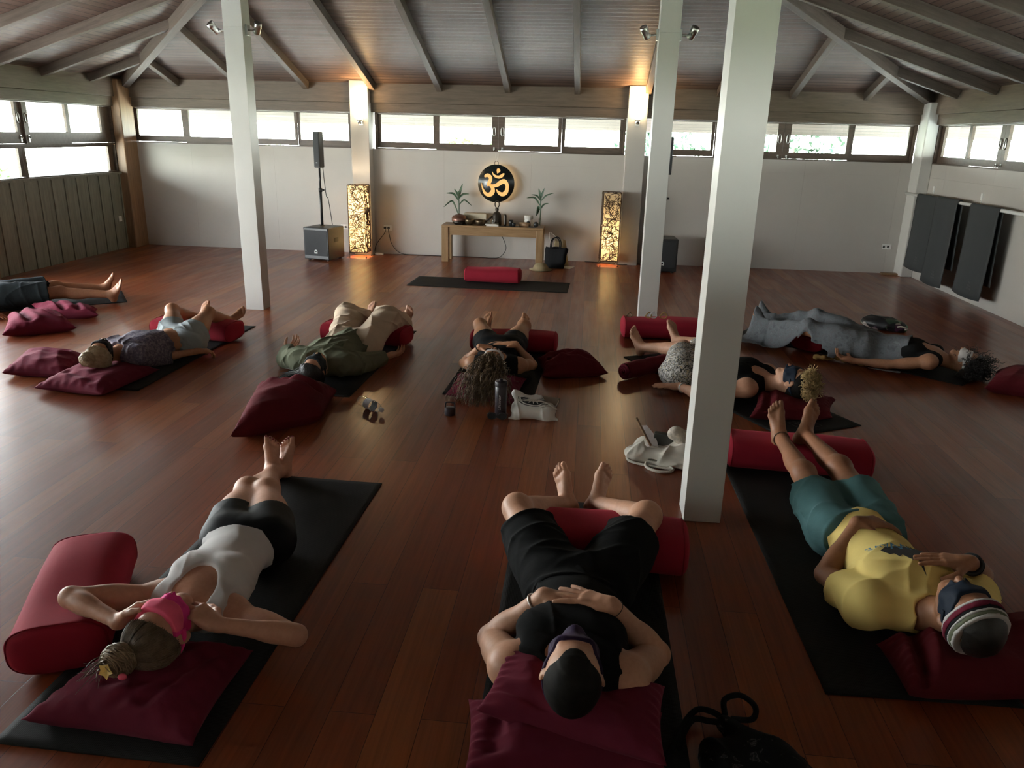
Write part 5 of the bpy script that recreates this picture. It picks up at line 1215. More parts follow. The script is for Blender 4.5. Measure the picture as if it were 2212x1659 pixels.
# ------------------------------------------------------------------ people
POSE = {
  'M': dict(head=(0.023, 1.775, 0.298), shL=(-0.168, 1.987, 0.146), shR=(0.189, 1.976, 0.146), elL=(-0.256, 2.249, 0.049), elR=(0.303, 2.227, 0.055), wrL=(-0.077, 2.214, 0.252), wrR=(0.137, 2.165, 0.269), hipL=(-0.066, 2.515, 0.122), hipR=(0.13, 2.512, 0.123), knL=(-0.232, 2.913, 0.207), knR=(0.303, 2.909, 0.212), anL=(-0.033, 3.272, 0.065), anR=(0.11, 3.273, 0.074)),
  'A': dict(head=(-1.264, 1.949, 0.186), shL=(-1.424, 2.22, 0.125), shR=(-1.127, 2.172, 0.118), elL=(-1.623, 2.056, 0.214), elR=(-0.873, 2.074, 0.126), wrL=(-1.403, 1.966, 0.204), wrR=(-1.096, 1.998, 0.2), hipL=(-1.392, 2.682, 0.109), hipR=(-1.208, 2.685, 0.109), knL=(-1.483, 3.092, 0.117), knR=(-1.376, 3.064, 0.134), anL=(-1.473, 3.486, 0.046), anR=(-1.509, 3.433, 0.067)),
  'Y': dict(head=(1.288, 2.272, 0.251), shL=(1.05, 2.497, 0.132), shR=(1.424, 2.531, 0.132), elL=(1.003, 2.79, 0.074), elR=(1.576, 2.786, 0.121), wrL=(1.139, 2.916, 0.244), wrR=(1.424, 2.601, 0.272), hipL=(1.093, 3.053, 0.124), hipR=(1.297, 3.073, 0.126), knL=(1.08, 3.501, 0.194), knR=(1.244, 3.517, 0.227), anL=(1.067, 3.939, 0.206), anR=(1.201, 3.954, 0.221)),
  'C': dict(head=(-0.596, 5.0, 0.21), shL=(-0.765, 5.229, 0.136), shR=(-0.426, 5.25, 0.137), elL=(-0.865, 5.473, 0.065), elR=(-0.354, 5.507, 0.068), wrL=(-0.725, 5.348, 0.229), wrR=(-0.476, 5.396, 0.249), hipL=(-0.716, 5.727, 0.12), hipR=(-0.534, 5.739, 0.12), knL=(-0.834, 6.125, 0.199), knR=(-0.476, 6.149, 0.204), anL=(-0.827, 6.507, 0.071), anR=(-0.513, 6.528, 0.071)),
  'G': dict(head=(-1.82, 4.934, 0.118), shL=(-2.004, 5.192, 0.121), shR=(-1.667, 5.13, 0.12), elL=(-2.177, 5.403, 0.052), elR=(-1.614, 5.386, 0.044), wrL=(-2.272, 5.632, 0.051), wrR=(-1.471, 5.581, 0.055), hipL=(-1.845, 5.669, 0.121), hipR=(-1.661, 5.639, 0.12), knL=(-1.922, 6.074, 0.239), knR=(-1.597, 6.043, 0.24), anL=(-1.86, 6.463, 0.123), anR=(-1.529, 6.424, 0.109)),
  'B': dict(head=(-3.337, 4.904, 0.161), shL=(-3.42, 5.203, 0.13), shR=(-3.136, 5.045, 0.123), elL=(-3.399, 5.461, 0.063), elR=(-3.111, 5.294, 0.044), wrL=(-3.381, 5.695, 0.061), wrR=(-2.912, 5.439, 0.062), hipL=(-3.169, 5.586, 0.121), hipR=(-3.009, 5.512, 0.12), knL=(-3.347, 5.924, 0.253), knR=(-3.024, 5.892, 0.249), anL=(-3.298, 6.284, 0.114), anR=(-3.017, 6.254, 0.113)),
  'K': dict(head=(1.416, 5.008, 0.188), shL=(1.103, 5.027, 0.124), shR=(1.298, 5.343, 0.149), elL=(0.815, 5.018, 0.06), elR=(1.177, 5.6, 0.063), wrL=(0.696, 5.249, 0.044), wrR=(1.024, 5.811, 0.061), hipL=(0.71, 5.383, 0.12), hipR=(0.813, 5.546, 0.12), knL=(0.774, 5.824, 0.169), knR=(0.958, 5.968, 0.171), anL=(0.49, 6.132, 0.079), anR=(0.788, 6.353, 0.095)),
  'V': dict(head=(2.94, 6.006, 0.109), shL=(2.64, 5.968, 0.114), shR=(2.806, 6.282, 0.124), elL=(2.375, 6.044, 0.061), elR=(2.605, 6.475, 0.063), wrL=(2.136, 6.138, 0.051), wrR=(2.398, 6.616, 0.06), hipL=(2.237, 6.278, 0.13), hipR=(2.317, 6.446, 0.13), knL=(1.847, 6.441, 0.224), knR=(1.979, 6.688, 0.265), anL=(1.566, 6.74, 0.159), anR=(1.647, 6.923, 0.167)),
  'F': dict(hipL=(-5.543, 6.838, 0.12), hipR=(-5.413, 6.699, 0.12), knL=(-5.247, 7.167, 0.135), knR=(-5.04, 6.938, 0.133), anL=(-4.913, 7.426, 0.09), anR=(-4.679, 7.17, 0.082)),
}
mat_skin('skin_fair', (.52, .29, .19)); mat_skin('skin_rosy', (.55, .30, .205)); mat_skin('skin_tan', (.42, .21, .115)); mat_skin('skin_brown', (.30, .14, .075)); mat_skin('skin_olive', (.40, .205, .12))
def hairmat(name, a, b_, rough=.42, spec=.4):
    k = NT(name); v = k.mapping(); n1 = k.noise(v, 38, 4, .6); k.l(k.ramp(n1.outputs['Fac'], [(.3, a), (.7, b_)]).outputs[0], k.b.inputs['Base Color']); k.b.inputs['Roughness'].default_value = rough; k.b.inputs['Specular IOR Level'].default_value = spec
    n2 = k.noise(v, 500, 2); k.l(k.bump(n2.outputs['Fac'], .22, .002), k.b.inputs['Normal'])
hairmat('hair_brown', (.055, .036, .022), (.17, .115, .07)); hairmat('hair_black', (.008, .007, .006), (.022, .018, .015)); hairmat('hair_curly', (.035, .02, .011), (.20, .125, .06))
hairmat('hair_light', (.16, .105, .06), (.36, .26, .16)); hairmat('hair_blonde', (.30, .215, .125), (.55, .44, .29)); hairmat('hair_gold', (.26, .17, .07), (.60, .44, .20)); hairmat('hair_buzz', (.006, .005, .0045), (.014, .012, .010), .7, .12)
mat_fabric('black_jersey', (.007, .007, .0072), .9, 700, .35, 0, .15); mat_fabric('black_spandex', (.008, .0085, .010), .6, 900, .15, .03, .1)
mat_fabric('white_jersey', (.58, .56, .55), .85, 700, .3, .2, .04); mat_fabric('yellow_jersey', (.82, .63, .22), .85, 700, .3, .2, .05)
mat_fabric('teal_cotton', (.085, .18, .185), .85, 600, .5, .2, .12); mat_fabric('sage_linen', (.14, .15, .10), .9, 500, .5, .2, .12); mat_fabric('beige_linen', (.54, .43, .32), .9, 500, .5, .2, .08)
mat_fabric('denim_pale', (.29, .325, .33), .9, 600, .4, .15, .12); mat_fabric('dark_shorts', (.013, .017, .018), .85, 600, .4, .05, .15)
mat_fabric('mask_pink', (.80, .05, .28), .7, 800, .15, .3, .1); mat_fabric('mask_pink_light', (.85, .12, .22), .7, 800, .15, .3, .1); mat_fabric('mask_purple', (.026, .014, .04), .6, 800, .2, .3); mat_fabric('mask_navy', (.012, .018, .03), .6, 800, .2, .2)
mat_fabric('mask_black', (.016, .014, .016), .6, 800, .2, .2); mat_fabric('mask_grey', (.48, .46, .44), .6, 800, .2, .2); mat_fabric('mask_slate', (.028, .036, .040), .6, 800, .2, .2)
def printmat(name, scale, stops, rough=.85, dist=0, kind='noise'):
    k = NT(name); v = k.mapping()
    if kind == 'noise': t = k.noise(v, scale, 4, .6, dist).outputs['Fac']
    else:
        q = k.n('ShaderNodeTexVoronoi'); q.inputs['Scale'].default_value = scale; k.l(v, q.inputs['Vector']); t = q.outputs['Color']
    r = k.ramp(t, stops); r.color_ramp.interpolation = 'LINEAR' if kind == 'noise' else 'CONSTANT'; k.l(r.outputs[0], k.b.inputs['Base Color']); k.b.inputs['Roughness'].default_value = rough
    fo = k.noise(v, 18, 4, .55, 1.5); k.l(k.bump(fo.outputs['Fac'], .4, .01), k.b.inputs['Normal'])
printmat('purple_print', 55, [(.3, (.045, .038, .06)), (.5, (.10, .08, .115)), (.62, (.20, .17, .19)), (.75, (.07, .06, .09))])
printmat('comic_print', 26, [(.38, (.60, .58, .55)), (.47, (.55, .53, .5)), (.49, (.012, .012, .012)), (.56, (.02, .02, .02)), (.58, (.55, .53, .5)), (.66, (.5, .36, .12)), (.70, (.6, .58, .55))], dist=2.5)
printmat('headband_stripes', 10, [(.3, (.1, .1, .1)), (.7, (.3, .3, .3))])
printmat('blue_gauze', 22, [(.34, (.085, .088, .095)), (.5, (.125, .138, .148)), (.60, (.115, .112, .122)), (.7, (.165, .18, .188))], .95, .6)
M('nail_red', (.14, .01, .015), .25); M('tattoo_ink', (.03, .03, .035), .6); M('silver', (.7, .68, .64), .3, .05, 30, 0, 0, 1.0); M('petal_yellow', (.80, .55, .16), .5, .15, 20); M('bud_pink', (.75, .10, .18), .5)

def perp(v, d): v = A3(v); d = N3(d); return N3(v - d * (v @ d))
def lerp(a, b, t): return A3(a) * (1 - t) + A3(b) * t

class Body:
    def __init__(s, key, sex, sc, head, feet, hands, skin, label, h=.004, group=None, heavy=1.0):
        J0 = POSE[key]; s.key = key; s.sc = sc; m = sex == 'm'
        O = (A3(J0['hipL']) + A3(J0['hipR'])) / 2; O[2] = 0; sh = (A3(J0['shL']) + A3(J0['shR'])) / 2
        ax = sh - O; s.rz = math.atan2(ax[1], ax[0]) - PI / 2; s.O = O
        ca, sa = math.cos(-s.rz), math.sin(-s.rz); s.R = np.array([[ca, -sa, 0], [sa, ca, 0], [0, 0, 1]])
        J = s.J = {k: s.R @ (A3(v) - O) for k, v in J0.items()}
        V_ = lambda v: s.R @ A3(v); s.V_ = V_
        hm = s.hm = (J['hipL'] + J['hipR']) / 2; sm = s.sm = (J['shL'] + J['shR']) / 2
        a = s.a = N3(sm - hm); T = np.linalg.norm(sm - hm); lat = s.lat = perp(J['shR'] - J['shL'], a); f = np.cross(lat, a)
        if f[2] < 0: f = -f
        s.f = f; k = s.k = T / .50; w = s.w = sc * heavy
        P = []; ax3 = (lat, a, f); s.ax3 = ax3
        X = lambda ta, tl=0, tf=0: hm + a * ta * k + lat * tl * w + f * tf * w
        s.X = X
        tor = [el(X(.02), ax3, A3([.165 if m else .172, .13, .105]) * w, .05, 'pelvis'), el(X(.19, 0, .004), ax3, A3([.145 if m else .122, .17, .098 if m else .088]) * w, .06, 'belly'),
               el(X(.345), ax3, A3([.163 if m else .138, .165, .115 if m else .10]) * w, .06, 'ribs'), el(X(.445, 0, -.005), ax3, A3([.165 if m else .142, .10, .092 if m else .082]) * w, .05, 'chest'),
               rc(lerp(sm, J['shL'], .75), lerp(sm, J['shR'], .75), .056 * w, .056 * w, .05, 'chest')]
        for sd in (-1, 1):
            tor.append(el(X(-.05, sd * .075, -.03), ax3, A3([.09, .10, .085]) * w, .04, 'pelvis'))
            if m: tor.append(el(X(.40, sd * .078, .075), ax3, A3([.08, .065, .036]) * w, .035, 'ribs'))
            else: tor.append(el(X(.36, sd * .075, .058), ax3, A3([.060, .064, .040]) * w, .04, 'ribs'))
        H = s.H = J['head']; U = s.U = N3(V_(head[0])); F = s.F = perp(V_(head[1]), U); S_ = s.S = np.cross(F, U); hs = s.hs = (1.0 if m else .95) * min(1.0, sc + .02)
        nb = sm + a * .035 * k; s.nb = nb
        tor += [rc(nb - a * .02, H - U * .07 * hs - F * .022, (.062 if m else .052) * w, (.057 if m else .047) * w, .035, 'neck')]
        for q in ('L', 'R'): tor.append(rc(nb + a * .012, lerp(nb, J['sh' + q], .72), .045 * w, .046 * w, .04, 'trap'))
        P += tor
        s.up = {}
        for q in ('L', 'R'):
            S0, E0, W0 = J['sh' + q], J['el' + q], J['wr' + q]; r1, r2, r3, r4 = [x * w for x in ((.056, .043, .042, .0275) if m else (.044, .035, .035, .0235))]
            P += [el(S0, ax3, A3([.062, .066, .060]) * w * (1 if m else .84), .04, 'delt' + q), rc(S0, E0, r1, r2, .035, 'upper' + q)]
            d = N3(E0 - S0); P += [el(lerp(S0, E0, .5), (d, perp(f, d), np.cross(d, perp(f, d))), A3([.10, .046, .046]) * w * (1.05 if m else .82), .03, 'upper' + q)]
        for q in ('L', 'R'):
            Hp, K_, A_ = J['hip' + q], J['kn' + q], J['an' + q]; t1, t2, c1, c2 = [x * w for x in ((.092, .056, .050, .036) if m else (.092, .054, .047, .032))]
            dn = N3(K_ - Hp); ds = N3(A_ - K_); fr = perp(f, dn)
            hs_ = lerp(Hp, hm, .05)
            P += [rc(hs_, K_, t1, t2, .05, 'thigh' + q), el(lerp(Hp, K_, .35), (dn, fr, np.cross(dn, fr)), A3([.19, .088, .088]) * w, .04, 'thigh' + q)]
            P += [el(K_ + (fr - ds * .0) * .012, (dn, fr, np.cross(dn, fr)), A3([.055, .048, .050]) * w, .03, 'knee' + q)]
            back = -perp(fr + dn * .3, ds)
            P += [rc(K_, A_, c1, c2, .03, 'calf' + q), el(lerp(K_, A_, .30) + back * .016, (ds, back, np.cross(ds, back)), A3([.115, .046, .048]) * w, .03, 'calf' + q)]
        for i, q in enumerate(('L', 'R')):
            A_ = J['an' + q]; ds = N3(A_ - J['kn' + q]); td = N3(V_(feet[i])); sole = perp(ds, td); inn = np.cross(td, sole)
            oth = J['an' + ('R' if q == 'L' else 'L')] - A_
            side = 1 if q == 'L' else -1
            if inn @ (lat * side) < 0: inn = -inn
            s.__dict__['foot' + q] = (A_, td, sole, inn); z = (1.0 if m else .91) * sc
            B = lambda t, sl, n_: A_ + (td * t + sole * sl + inn * n_) * z
            P += [rc(A_, B(-.030, .030, 0), .038 * z, .034 * z, .02, 'foot'), rc(B(-.042, .046, 0), B(.06, .048, -.008), .031 * z, .024 * z, .02, 'foot'), rc(B(0, .01, 0), B(.122, .052, .020), .036 * z, .0215 * z, .02, 'foot'), rc(B(.0, .018, 0), B(.105, .056, -.026), .030 * z, .0165 * z, .02, 'foot'), rc(B(.105, .056, -.026), B(.122, .052, .020), .016 * z, .02 * z, .015, 'foot'),
                  rc(B(.125, .056, .024), B(.176, .054, .026), .0145 * z, .0125 * z, .008, 'toe')]
            for n_, t0, L_, r_ in ((.006, .128, .050, .0095), (-.0095, .122, .046, .009), (-.023, .115, .041, .0085), (-.035, .104, .036, .0085)):
                P += [rc(B(t0, .055, n_), B(t0 + L_ * .6, .050, n_ - .001), r_ * z, r_ * .9 * z, .004, 'toe'), rc(B(t0 + L_ * .6, .050, n_ - .001), B(t0 + L_, .056, n_ - .002), r_ * .92 * z, r_ * .85 * z, .003, 'toe')]
        # head
        HP = lambda sx_, fy, uz: H + (S_ * sx_ + F * fy + U * uz) * hs
        s.HP = HP; h3 = (S_, F, U)
        hd = [el(HP(0, -.008, .012), h3, A3([.0765, .0945, .092]) * hs, .02, 'head'), el(HP(0, .035, -.05), h3, A3([.060, .058, .078]) * hs, .03, 'head'), rc(HP(-.048, .005, -.075), HP(-.018, .072, -.112), .022 * hs, .018 * hs, .025, 'head'), rc(HP(.048, .005, -.075), HP(.018, .072, -.112), .022 * hs, .018 * hs, .025, 'head'),
              el(HP(0, .074, -.115), h3, A3([.024, .02, .018]) * hs, .02, 'head'), rc(HP(-.034, .076, .004), HP(.034, .076, .004), .015 * hs, .015 * hs, .02, 'head'), rc(HP(0, .086, -.012), HP(0, .112, -.054), .0085 * hs, .0135 * hs, .010, 'head'),
              rc(HP(-.014, .098, -.057), HP(.014, .098, -.057), .0085 * hs, .0085 * hs, .008, 'head'), rc(HP(-.017, .089, -.081), HP(.017, .089, -.081), .0065 * hs, .0065 * hs, .006, 'lips'), rc(HP(-.015, .088, -.091), HP(.015, .088, -.091), .0075 * hs, .0075 * hs, .005, 'lips'),
              el(HP(-.040, .062, -.045), h3, A3([.022, .02, .02]) * hs, .02, 'head'), el(HP(.040, .062, -.045), h3, A3([.022, .02, .02]) * hs, .02, 'head'), el(HP(-.031, .078, -.016), h3, A3([.015, .012, .011]) * hs, .008, 'head'), el(HP(.031, .078, -.016), h3, A3([.015, .012, .011]) * hs, .008, 'head')]
        for sd in (-1, 1):
            e3 = (N3(S_ * sd * .8 + F * -.45), F, U)
            hd += [el(HP(sd * .081, -.006, -.022), (N3(S_ * sd + F * .35), N3(F - S_ * sd * .35), U), A3([.0085, .020, .033]) * hs, .006, 'ear'), el(HP(sd * .0885, -.002, -.020), (N3(S_ * sd + F * .35), N3(F - S_ * sd * .35), U), A3([.006, .010, .019]) * hs, .004, 'ear', mode='s')]
        P += hd; s.hd = hd
        # forearms and hands come last and blend little, so they lie on what they touch
        for i, q in enumerate(('L', 'R')):
            E0, W0 = J['el' + q], J['wr' + q]; r3, r4 = ((.042, .0275) if m else (.035, .0235)); d = N3(W0 - E0); pf = perp(f if abs(f @ d) < .9 else a, d)
            P += [rc(E0, W0, r3 * w, r4 * w, .014, 'fore' + q), el(lerp(E0, W0, .27), (d, pf, np.cross(d, pf)), A3([.085, .043, .040]) * w * (1.06 if m else .86), .014, 'fore' + q)]
            hn = hands[i]
            P += s.hand(W0, V_(hn[0]), V_(hn[1]), V_(hn[2]), hn[3], (1.0 if m else .92) * sc, q, hn[4] if len(hn) > 4 else .5)
        s.P = P
        V, Fc = sdf_mesh(P, h, relax=1)
        s.obj = np_obj('person', V, Fc, skin); s.obj.location = (O[0], O[1], .006); s.obj.rotation_euler = (0, 0, s.rz); tag(s.obj, label, 'person', group)
    def hand(s, W0, d, n, tv, curl, z, q, spread):
        d = N3(d); n = perp(n, d); y = perp(tv, d); y = N3(y - n * (y @ n)); out = []
        if not hasattr(curl, '__len__'): curl = [curl] * 4
        B = lambda x, yy, nn: W0 + (d * x + y * yy + n * nn) * z
        kn = [(.088, .030), (.092, .010), (.088, -.010), (.079, -.028)]
        out.append(rc(W0 - d * .005, B(.03, 0, 0), .0255 * z, .024 * z, .012, 'hand' + q))
        for (kx, ky) in kn: out.append(rc(B(.018, ky * .45, 0), B(kx, ky, 0), .0165 * z, .0125 * z, .012, 'hand' + q))
        out.append(el(B(.035, .022, .010), (d, y, n), A3([.034, .018, .016]) * z, .012, 'hand' + q)); out.append(el(B(.04, -.024, .009), (d, y, n), A3([.036, .014, .014]) * z, .012, 'hand' + q))
        for i, ((kx, ky), L) in enumerate(zip(kn, ((.043, .026, .021), (.047, .030, .022), (.043, .028, .022), (.034, .021, .019)))):
            p = B(kx, ky, 0); sp = (.16, .04, -.07, -.17)[i] * spread * 2; ang = 0; r_ = (.0098, .0100, .0096, .0084)[i]
            for j, l in enumerate(L):
                ang += curl[i] * (.8, 1.05, .8)[j]
                dd = N3((d * math.cos(ang) + n * math.sin(ang)) + y * sp * math.cos(ang)); p2 = p + dd * l * z
                out.append(rc(p, p2, r_ * z * (1 - .07 * j), r_ * z * (.93 - .09 * j), .0045 if j == 0 else .002, 'finger' + q)); p = p2
        p = B(.022, .026, .008); c_ = np.mean(curl)
        for dv, l, ra, rb_ in (((.62, .72, .30), .044, .0155, .0125), ((.88, .38, .30 + .3 * c_), .034, .0125, .0112), ((.95, .15, .25 + .5 * c_), .027, .0112, .0092)):
            p2 = p + N3(d * dv[0] + y * dv[1] + n * dv[2]) * l * z; out.append(rc(p, p2, ra * z, rb_ * z, .006, 'thumb' + q)); p = p2
        return out
    def kids(s, o): o.parent = s.obj; return o
    def sel(s, tags, infl, k=.03):
        """body shapes again, larger by infl, for a garment; tags may carry clips"""
        out = []
        for p in s.P:
            for t in tags:
                if p.tag == t[0]:
                    c_ = t[1] if len(t) > 1 else None; e = t[2] if len(t) > 2 else infl
                    out.append(Prim((lambda P, fn=p.fn, c_=c_, e=e: clipd(P, fn(P) - e, c_)), p.lo - e, p.hi + e, k, 'u', p.tag))
        return out
    def cloth(s, name, prims, mat, seed=1, amp=.003, freq=60, h=.0045, dirs=None, label=None, parent=None):
        V, F = sdf_mesh(prims, h, folds(seed, amp, freq, dirs) if amp else None, .08, 2)
        o = np_obj(name, V, F, mat, parent or s.obj)
        if label: o['label'] = label
        return o
    def cut(s, ta, sgn, tl=0): return (s.X(ta) + s.lat * tl, s.a * sgn)
    def limbcut(s, a, b, t, extra=None):
        A_, B_ = s.J[a], s.J[b]; d = N3(B_ - A_); return [(lerp(A_, B_, t), d if extra is None else N3(d + A3(extra)))]
    def shorts(s, mat, infl, t, top=.11, amp=.004, seed=2, flare=.02, freq=55, name='shorts', dirs=None):
        pr = s.sel([('pelvis', [s.cut(top, 1)]), ('belly', [s.cut(top, 1), s.cut(-.1, -1)])], infl, .03)
        for q in 'LR':
            Hp, K_ = s.J['hip' + q], s.J['kn' + q]; r0 = .094 * s.w + infl; e = lerp(Hp, K_, t + .06); c_ = s.limbcut('hip' + q, 'kn' + q, t)
            pr += [rc(lerp(Hp, s.hm, .05), e, r0, (.094 + (.056 - .094) * t) * s.w + infl + flare, .035, clip=c_)]
            pr += s.sel([('thigh' + q, c_)], infl, .03)
        if flare > .012:
            for q in 'LR':                 # open the leg ends
                Hp, K_ = s.J['hip' + q], s.J['kn' + q]; d = N3(K_ - Hp); e = lerp(Hp, K_, t); r_ = (.094 + (.056 - .094) * t) * s.w + infl + flare - .010
                pr.append(rc(e - d * .035, e + d * .09, r_ * .93, r_, .006, mode='s'))
        return s.cloth(name, pr, mat, seed, amp, freq, dirs=dirs)
    def tank(s, mat, infl=.010, bottom=-.02, neck=.075, scoop=.06, arm=.075, amp=.003, seed=3, name='tank_top', strap=.045):
        c_ = [s.cut(bottom, -1)]
        pr = s.sel([('pelvis', c_), ('belly', c_), ('ribs', c_), ('chest', c_), ('trap', c_)], infl, .04)
        for q, sd in (('L', -1), ('R', 1)):
            S0 = s.J['sh' + q]; pr.append(el(S0 + s.lat * sd * .045 - s.a * .02, s.ax3, A3([arm * 1.0, arm * 1.4, .2]) * s.w, .012, mode='s'))
        pr.append(el(s.X(.50 + .02) + s.f * .09, s.ax3, A3([neck, scoop + .03, .13]) * s.w, .012, mode='s')); pr.append(el(s.nb + s.a * .08, s.ax3, A3([neck * .9, .075, .16]) * s.w, .012, mode='s'))
        return s.cloth(name, pr, mat, seed, amp)
    def shirt(s, mat, infl=.016, bottom=.0, sleeve=.6, neck=.062, amp=.004, seed=4, name='t_shirt', fore=None, loose=0.0, freq=55):
        c_ = [s.cut(bottom, -1)]
        pr = s.sel([('pelvis', c_), ('belly', c_), ('ribs', c_), ('chest', c_), ('trap', c_)], infl + loose * .3, .05)
        for q in 'LR':
            cl = s.limbcut('sh' + q, 'el' + q, sleeve) if fore is None else None
            S0, E0, W0 = s.J['sh' + q], s.J['el' + q], s.J['wr' + q]
            pr += s.sel([('delt' + q,), ('upper' + q, cl)], infl, .04)
            r_ = (.046 * s.w + infl + loose)
            pr.append(rc(S0, lerp(S0, E0, sleeve + .08) if fore is None else E0, .056 * s.w + infl, r_, .04, clip=cl))
            if fore is not None:
                cl2 = s.limbcut('el' + q, 'wr' + q, fore); pr += s.sel([('fore' + q, cl2)], infl, .03); pr.append(rc(E0, lerp(E0, W0, fore + .05), r_, .030 * s.w + infl + loose * .6, .03, clip=cl2))
        pr.append(el(s.nb + s.a * .055 + s.f * .03, s.ax3, A3([neck, .062, .12]) * s.w, .01, mode='s'))
        return s.cloth(name, pr, mat, seed, amp, freq)
    def mask(s, mat, mat2=None, strap=True, u0=-.060, u1=.014, up=0.0, hair=.008, strapmat=None, label=None, nose=True):
        off = .007
        def band(prm, e, cl): return [Prim((lambda P, fn=p.fn: clipd(P, fn(P) - e, cl)), p.lo - e, p.hi + e, .02) for p in prm]
        base = [p for p in s.hd if p.tag == 'head']
        tl = .12
        cl = [(s.HP(0, 0, u1), N3(s.U + s.F * .05)), (s.HP(0, 0, u0), -s.U), (s.HP(0, .012, 0), -s.F)]
        pr = band(base, off, cl) + ([] if not nose else [el(s.HP(0, .080, u0 + .004), (s.S, s.F, s.U), A3([.026, .05, .030]) * s.hs, .012, mode='s')])
        o = s.cloth('eye_mask', pr, mat, 5, .0012, 90, h=.0028, label=label)
        if mat2:
            cl2 = [(s.HP(0, 0, u1), s.U), (s.HP(0, 0, (u0 + u1) / 2 + .004), -s.U), (s.HP(0, .03, 0), -s.F)]
            s.cloth('mask_front', band(base, off + .004, cl2), mat2, 6, .0012, 90, h=.0028, parent=o)
        if strap:
            c_ = (u0 + u1) / 2 + up; cl3 = [(s.HP(0, 0, c_ + .011), s.U), (s.HP(0, 0, c_ - .011), -s.U), (s.HP(0, .03, 0), s.F)]
            s.cloth('mask_strap', [el(s.HP(0, -.008, .012), (s.S, s.F, s.U), A3([.0765, .0945, .092]) * s.hs + hair + .003, clip=cl3)], strapmat or mat, 7, 0, parent=o, h=.003)
        return o
    def cap(s, mat, e=.012, hl=(.066, .058), nrm=(.62, -.78), temples=0, amp=.002, name='hair', low=-.085, fore=0):
        cl = [(s.HP(0, hl[0], hl[1]), N3(s.F * nrm[0] + s.U * nrm[1])), (s.HP(0, 0, low), -s.U)]
        pr = [el(s.HP(0, -.010, .012), (s.S, s.F, s.U), (A3([.0765, .0945, .092])) * s.hs + e, .01, clip=cl)]
        pr += [el(s.HP(0, -.055, -.04), (s.S, s.F, s.U), A3([.062, .045, .055]) * s.hs + e, .02, clip=cl)]
        if fore:
            sc_ = el(s.HP(0, -.010, .012), (s.S, s.F, s.U), (A3([.0765, .0945, .092])) * s.hs + e, .01); fc = s.HP(0, .052, .084)
            pr.append(Prim(lambda P: np.maximum(sc_.fn(P), np.sqrt(((P - fc) ** 2).sum(1)) - fore), fc - fore, fc + fore, .012))
        for sd in (-1, 1):
            pr.append(el(s.HP(sd * .083, .0, -.022), (s.S, s.F, s.U), A3([.02, .026, .036]) * s.hs, .006, mode='s'))
            if temples: pr.append(el(s.HP(sd * .056, .074, .068), (s.S, s.F, s.U), A3([.026, .060, .034]) * temples, .006, mode='s'))
        return s.cloth(name, pr, mat, 9, amp, 130, h=.003)
    def scalp(s, d, e=.014):                 # point on the scalp in direction d = (side, front, up)
        d = N3(d); r = A3([.0765, .0945, .092]) * s.hs + e; q = d / np.linalg.norm(d / r); return s.HP(0, -.010, .012) + s.S * q[0] + s.F * q[1] + s.U * q[2]
    def strands(s, name, paths, r0, mat, seg=4, parent=None):
        b = MB()
        for P in paths: n = len(P); b.tube([tuple(p) for p in P], [r0 * (1 - .55 * (i / (n - 1)) ** 2) for i in range(n)], seg, caps=False)
        return b.build(name, mat, parent or s.obj)
    def band(s, name, A_, B_, t, r_, th, mat, label=None, wd=.0):
        p = lerp(A_, B_, t); d = N3(A3(B_) - A3(A_)); x = perp((0.3, .2, 1), d); y = np.cross(d, x); b = MB()
        b.tube([tuple(p + (x * math.cos(q) + y * math.sin(q)) * r_ + d * wd * math.sin(q * 2)) for q in [2 * PI * i / 28 for i in range(28)]], th, 8, True); o = b.build(name, mat, s.obj)
        if label: o['label'] = label
        return o
    def bun_flow(s, n, bun, seed, e=.013, jit=.35):
        rg = np.random.RandomState(seed); out = []; bun = N3(bun)
        for i in range(int(n * 1.8)):
            a_ = rg.uniform(0, 2 * PI); d0 = N3((math.cos(a_), math.sin(a_) * .75 + .15, .28 + rg.uniform(-.25, .25) + .35 * max(0, math.sin(a_))))
            P = []
            for j in range(11):
                t = j / 10; d = N3(d0 * (1 - t) + bun * t + rg.normal(size=3) * .004); P.append(s.scalp(d, e + .006 * math.sin(PI * t) + rg.uniform(0, .002)))
            if max((q - s.HP(0, .058, .064)) @ N3(s.F * .62 - s.U * .78) for q in P) < .002: out.append(P)
        return out
    def bun(s, mat, c_, r_, n, seed, sq=(1, 1, .8)):
        o = s.cloth('hair_bun', [el(c_, (s.S, s.F, s.U), A3([r_, r_, r_ * .85]) * .92, .01)], mat, seed, .003, 150, h=.003)
        rg = np.random.RandomState(seed); out = []
        for i in range(n):
            ax = N3(s.U * 1.0 - s.F * .5 + rg.normal(size=3) * .35); x = perp(rg.normal(size=3), ax); y = np.cross(ax, x); hgt = rg.uniform(-.6, .75); L = rg.uniform(1.2, 3.5); a0 = rg.uniform(0, 6.28)
            out.append([c_ + (x * math.cos(a0 + L * t) + y * math.sin(a0 + L * t)) * r_ * math.sqrt(1 - hgt * hgt * .9) * (1 + .05 * math.sin(8 * t + i)) + ax * r_ * .85 * hgt for t in np.linspace(0, 1, 9)])
        s.strands('bun_strands', out, .0022, mat, parent=o); return o

UPZ = (0, 0, -1)
def curly(p0, p1, p2, amp, turns, n, rg, grow=.3):
    p0, p1, p2 = A3(p0), A3(p1), A3(p2); out = []; ph = rg.uniform(0, 6.28); ax = N3(p2 - p0); x = perp(rg.normal(size=3), ax); y = np.cross(ax, x)
    for i in range(n):
        t = i / (n - 1); p = p0 * (1 - t) ** 2 + 2 * p1 * t * (1 - t) + p2 * t * t; e = amp * min(1, t / grow); out.append(p + x * e * math.cos(ph + turns * 6.28 * t) + y * e * math.sin(ph + turns * 6.28 * t))
    return out
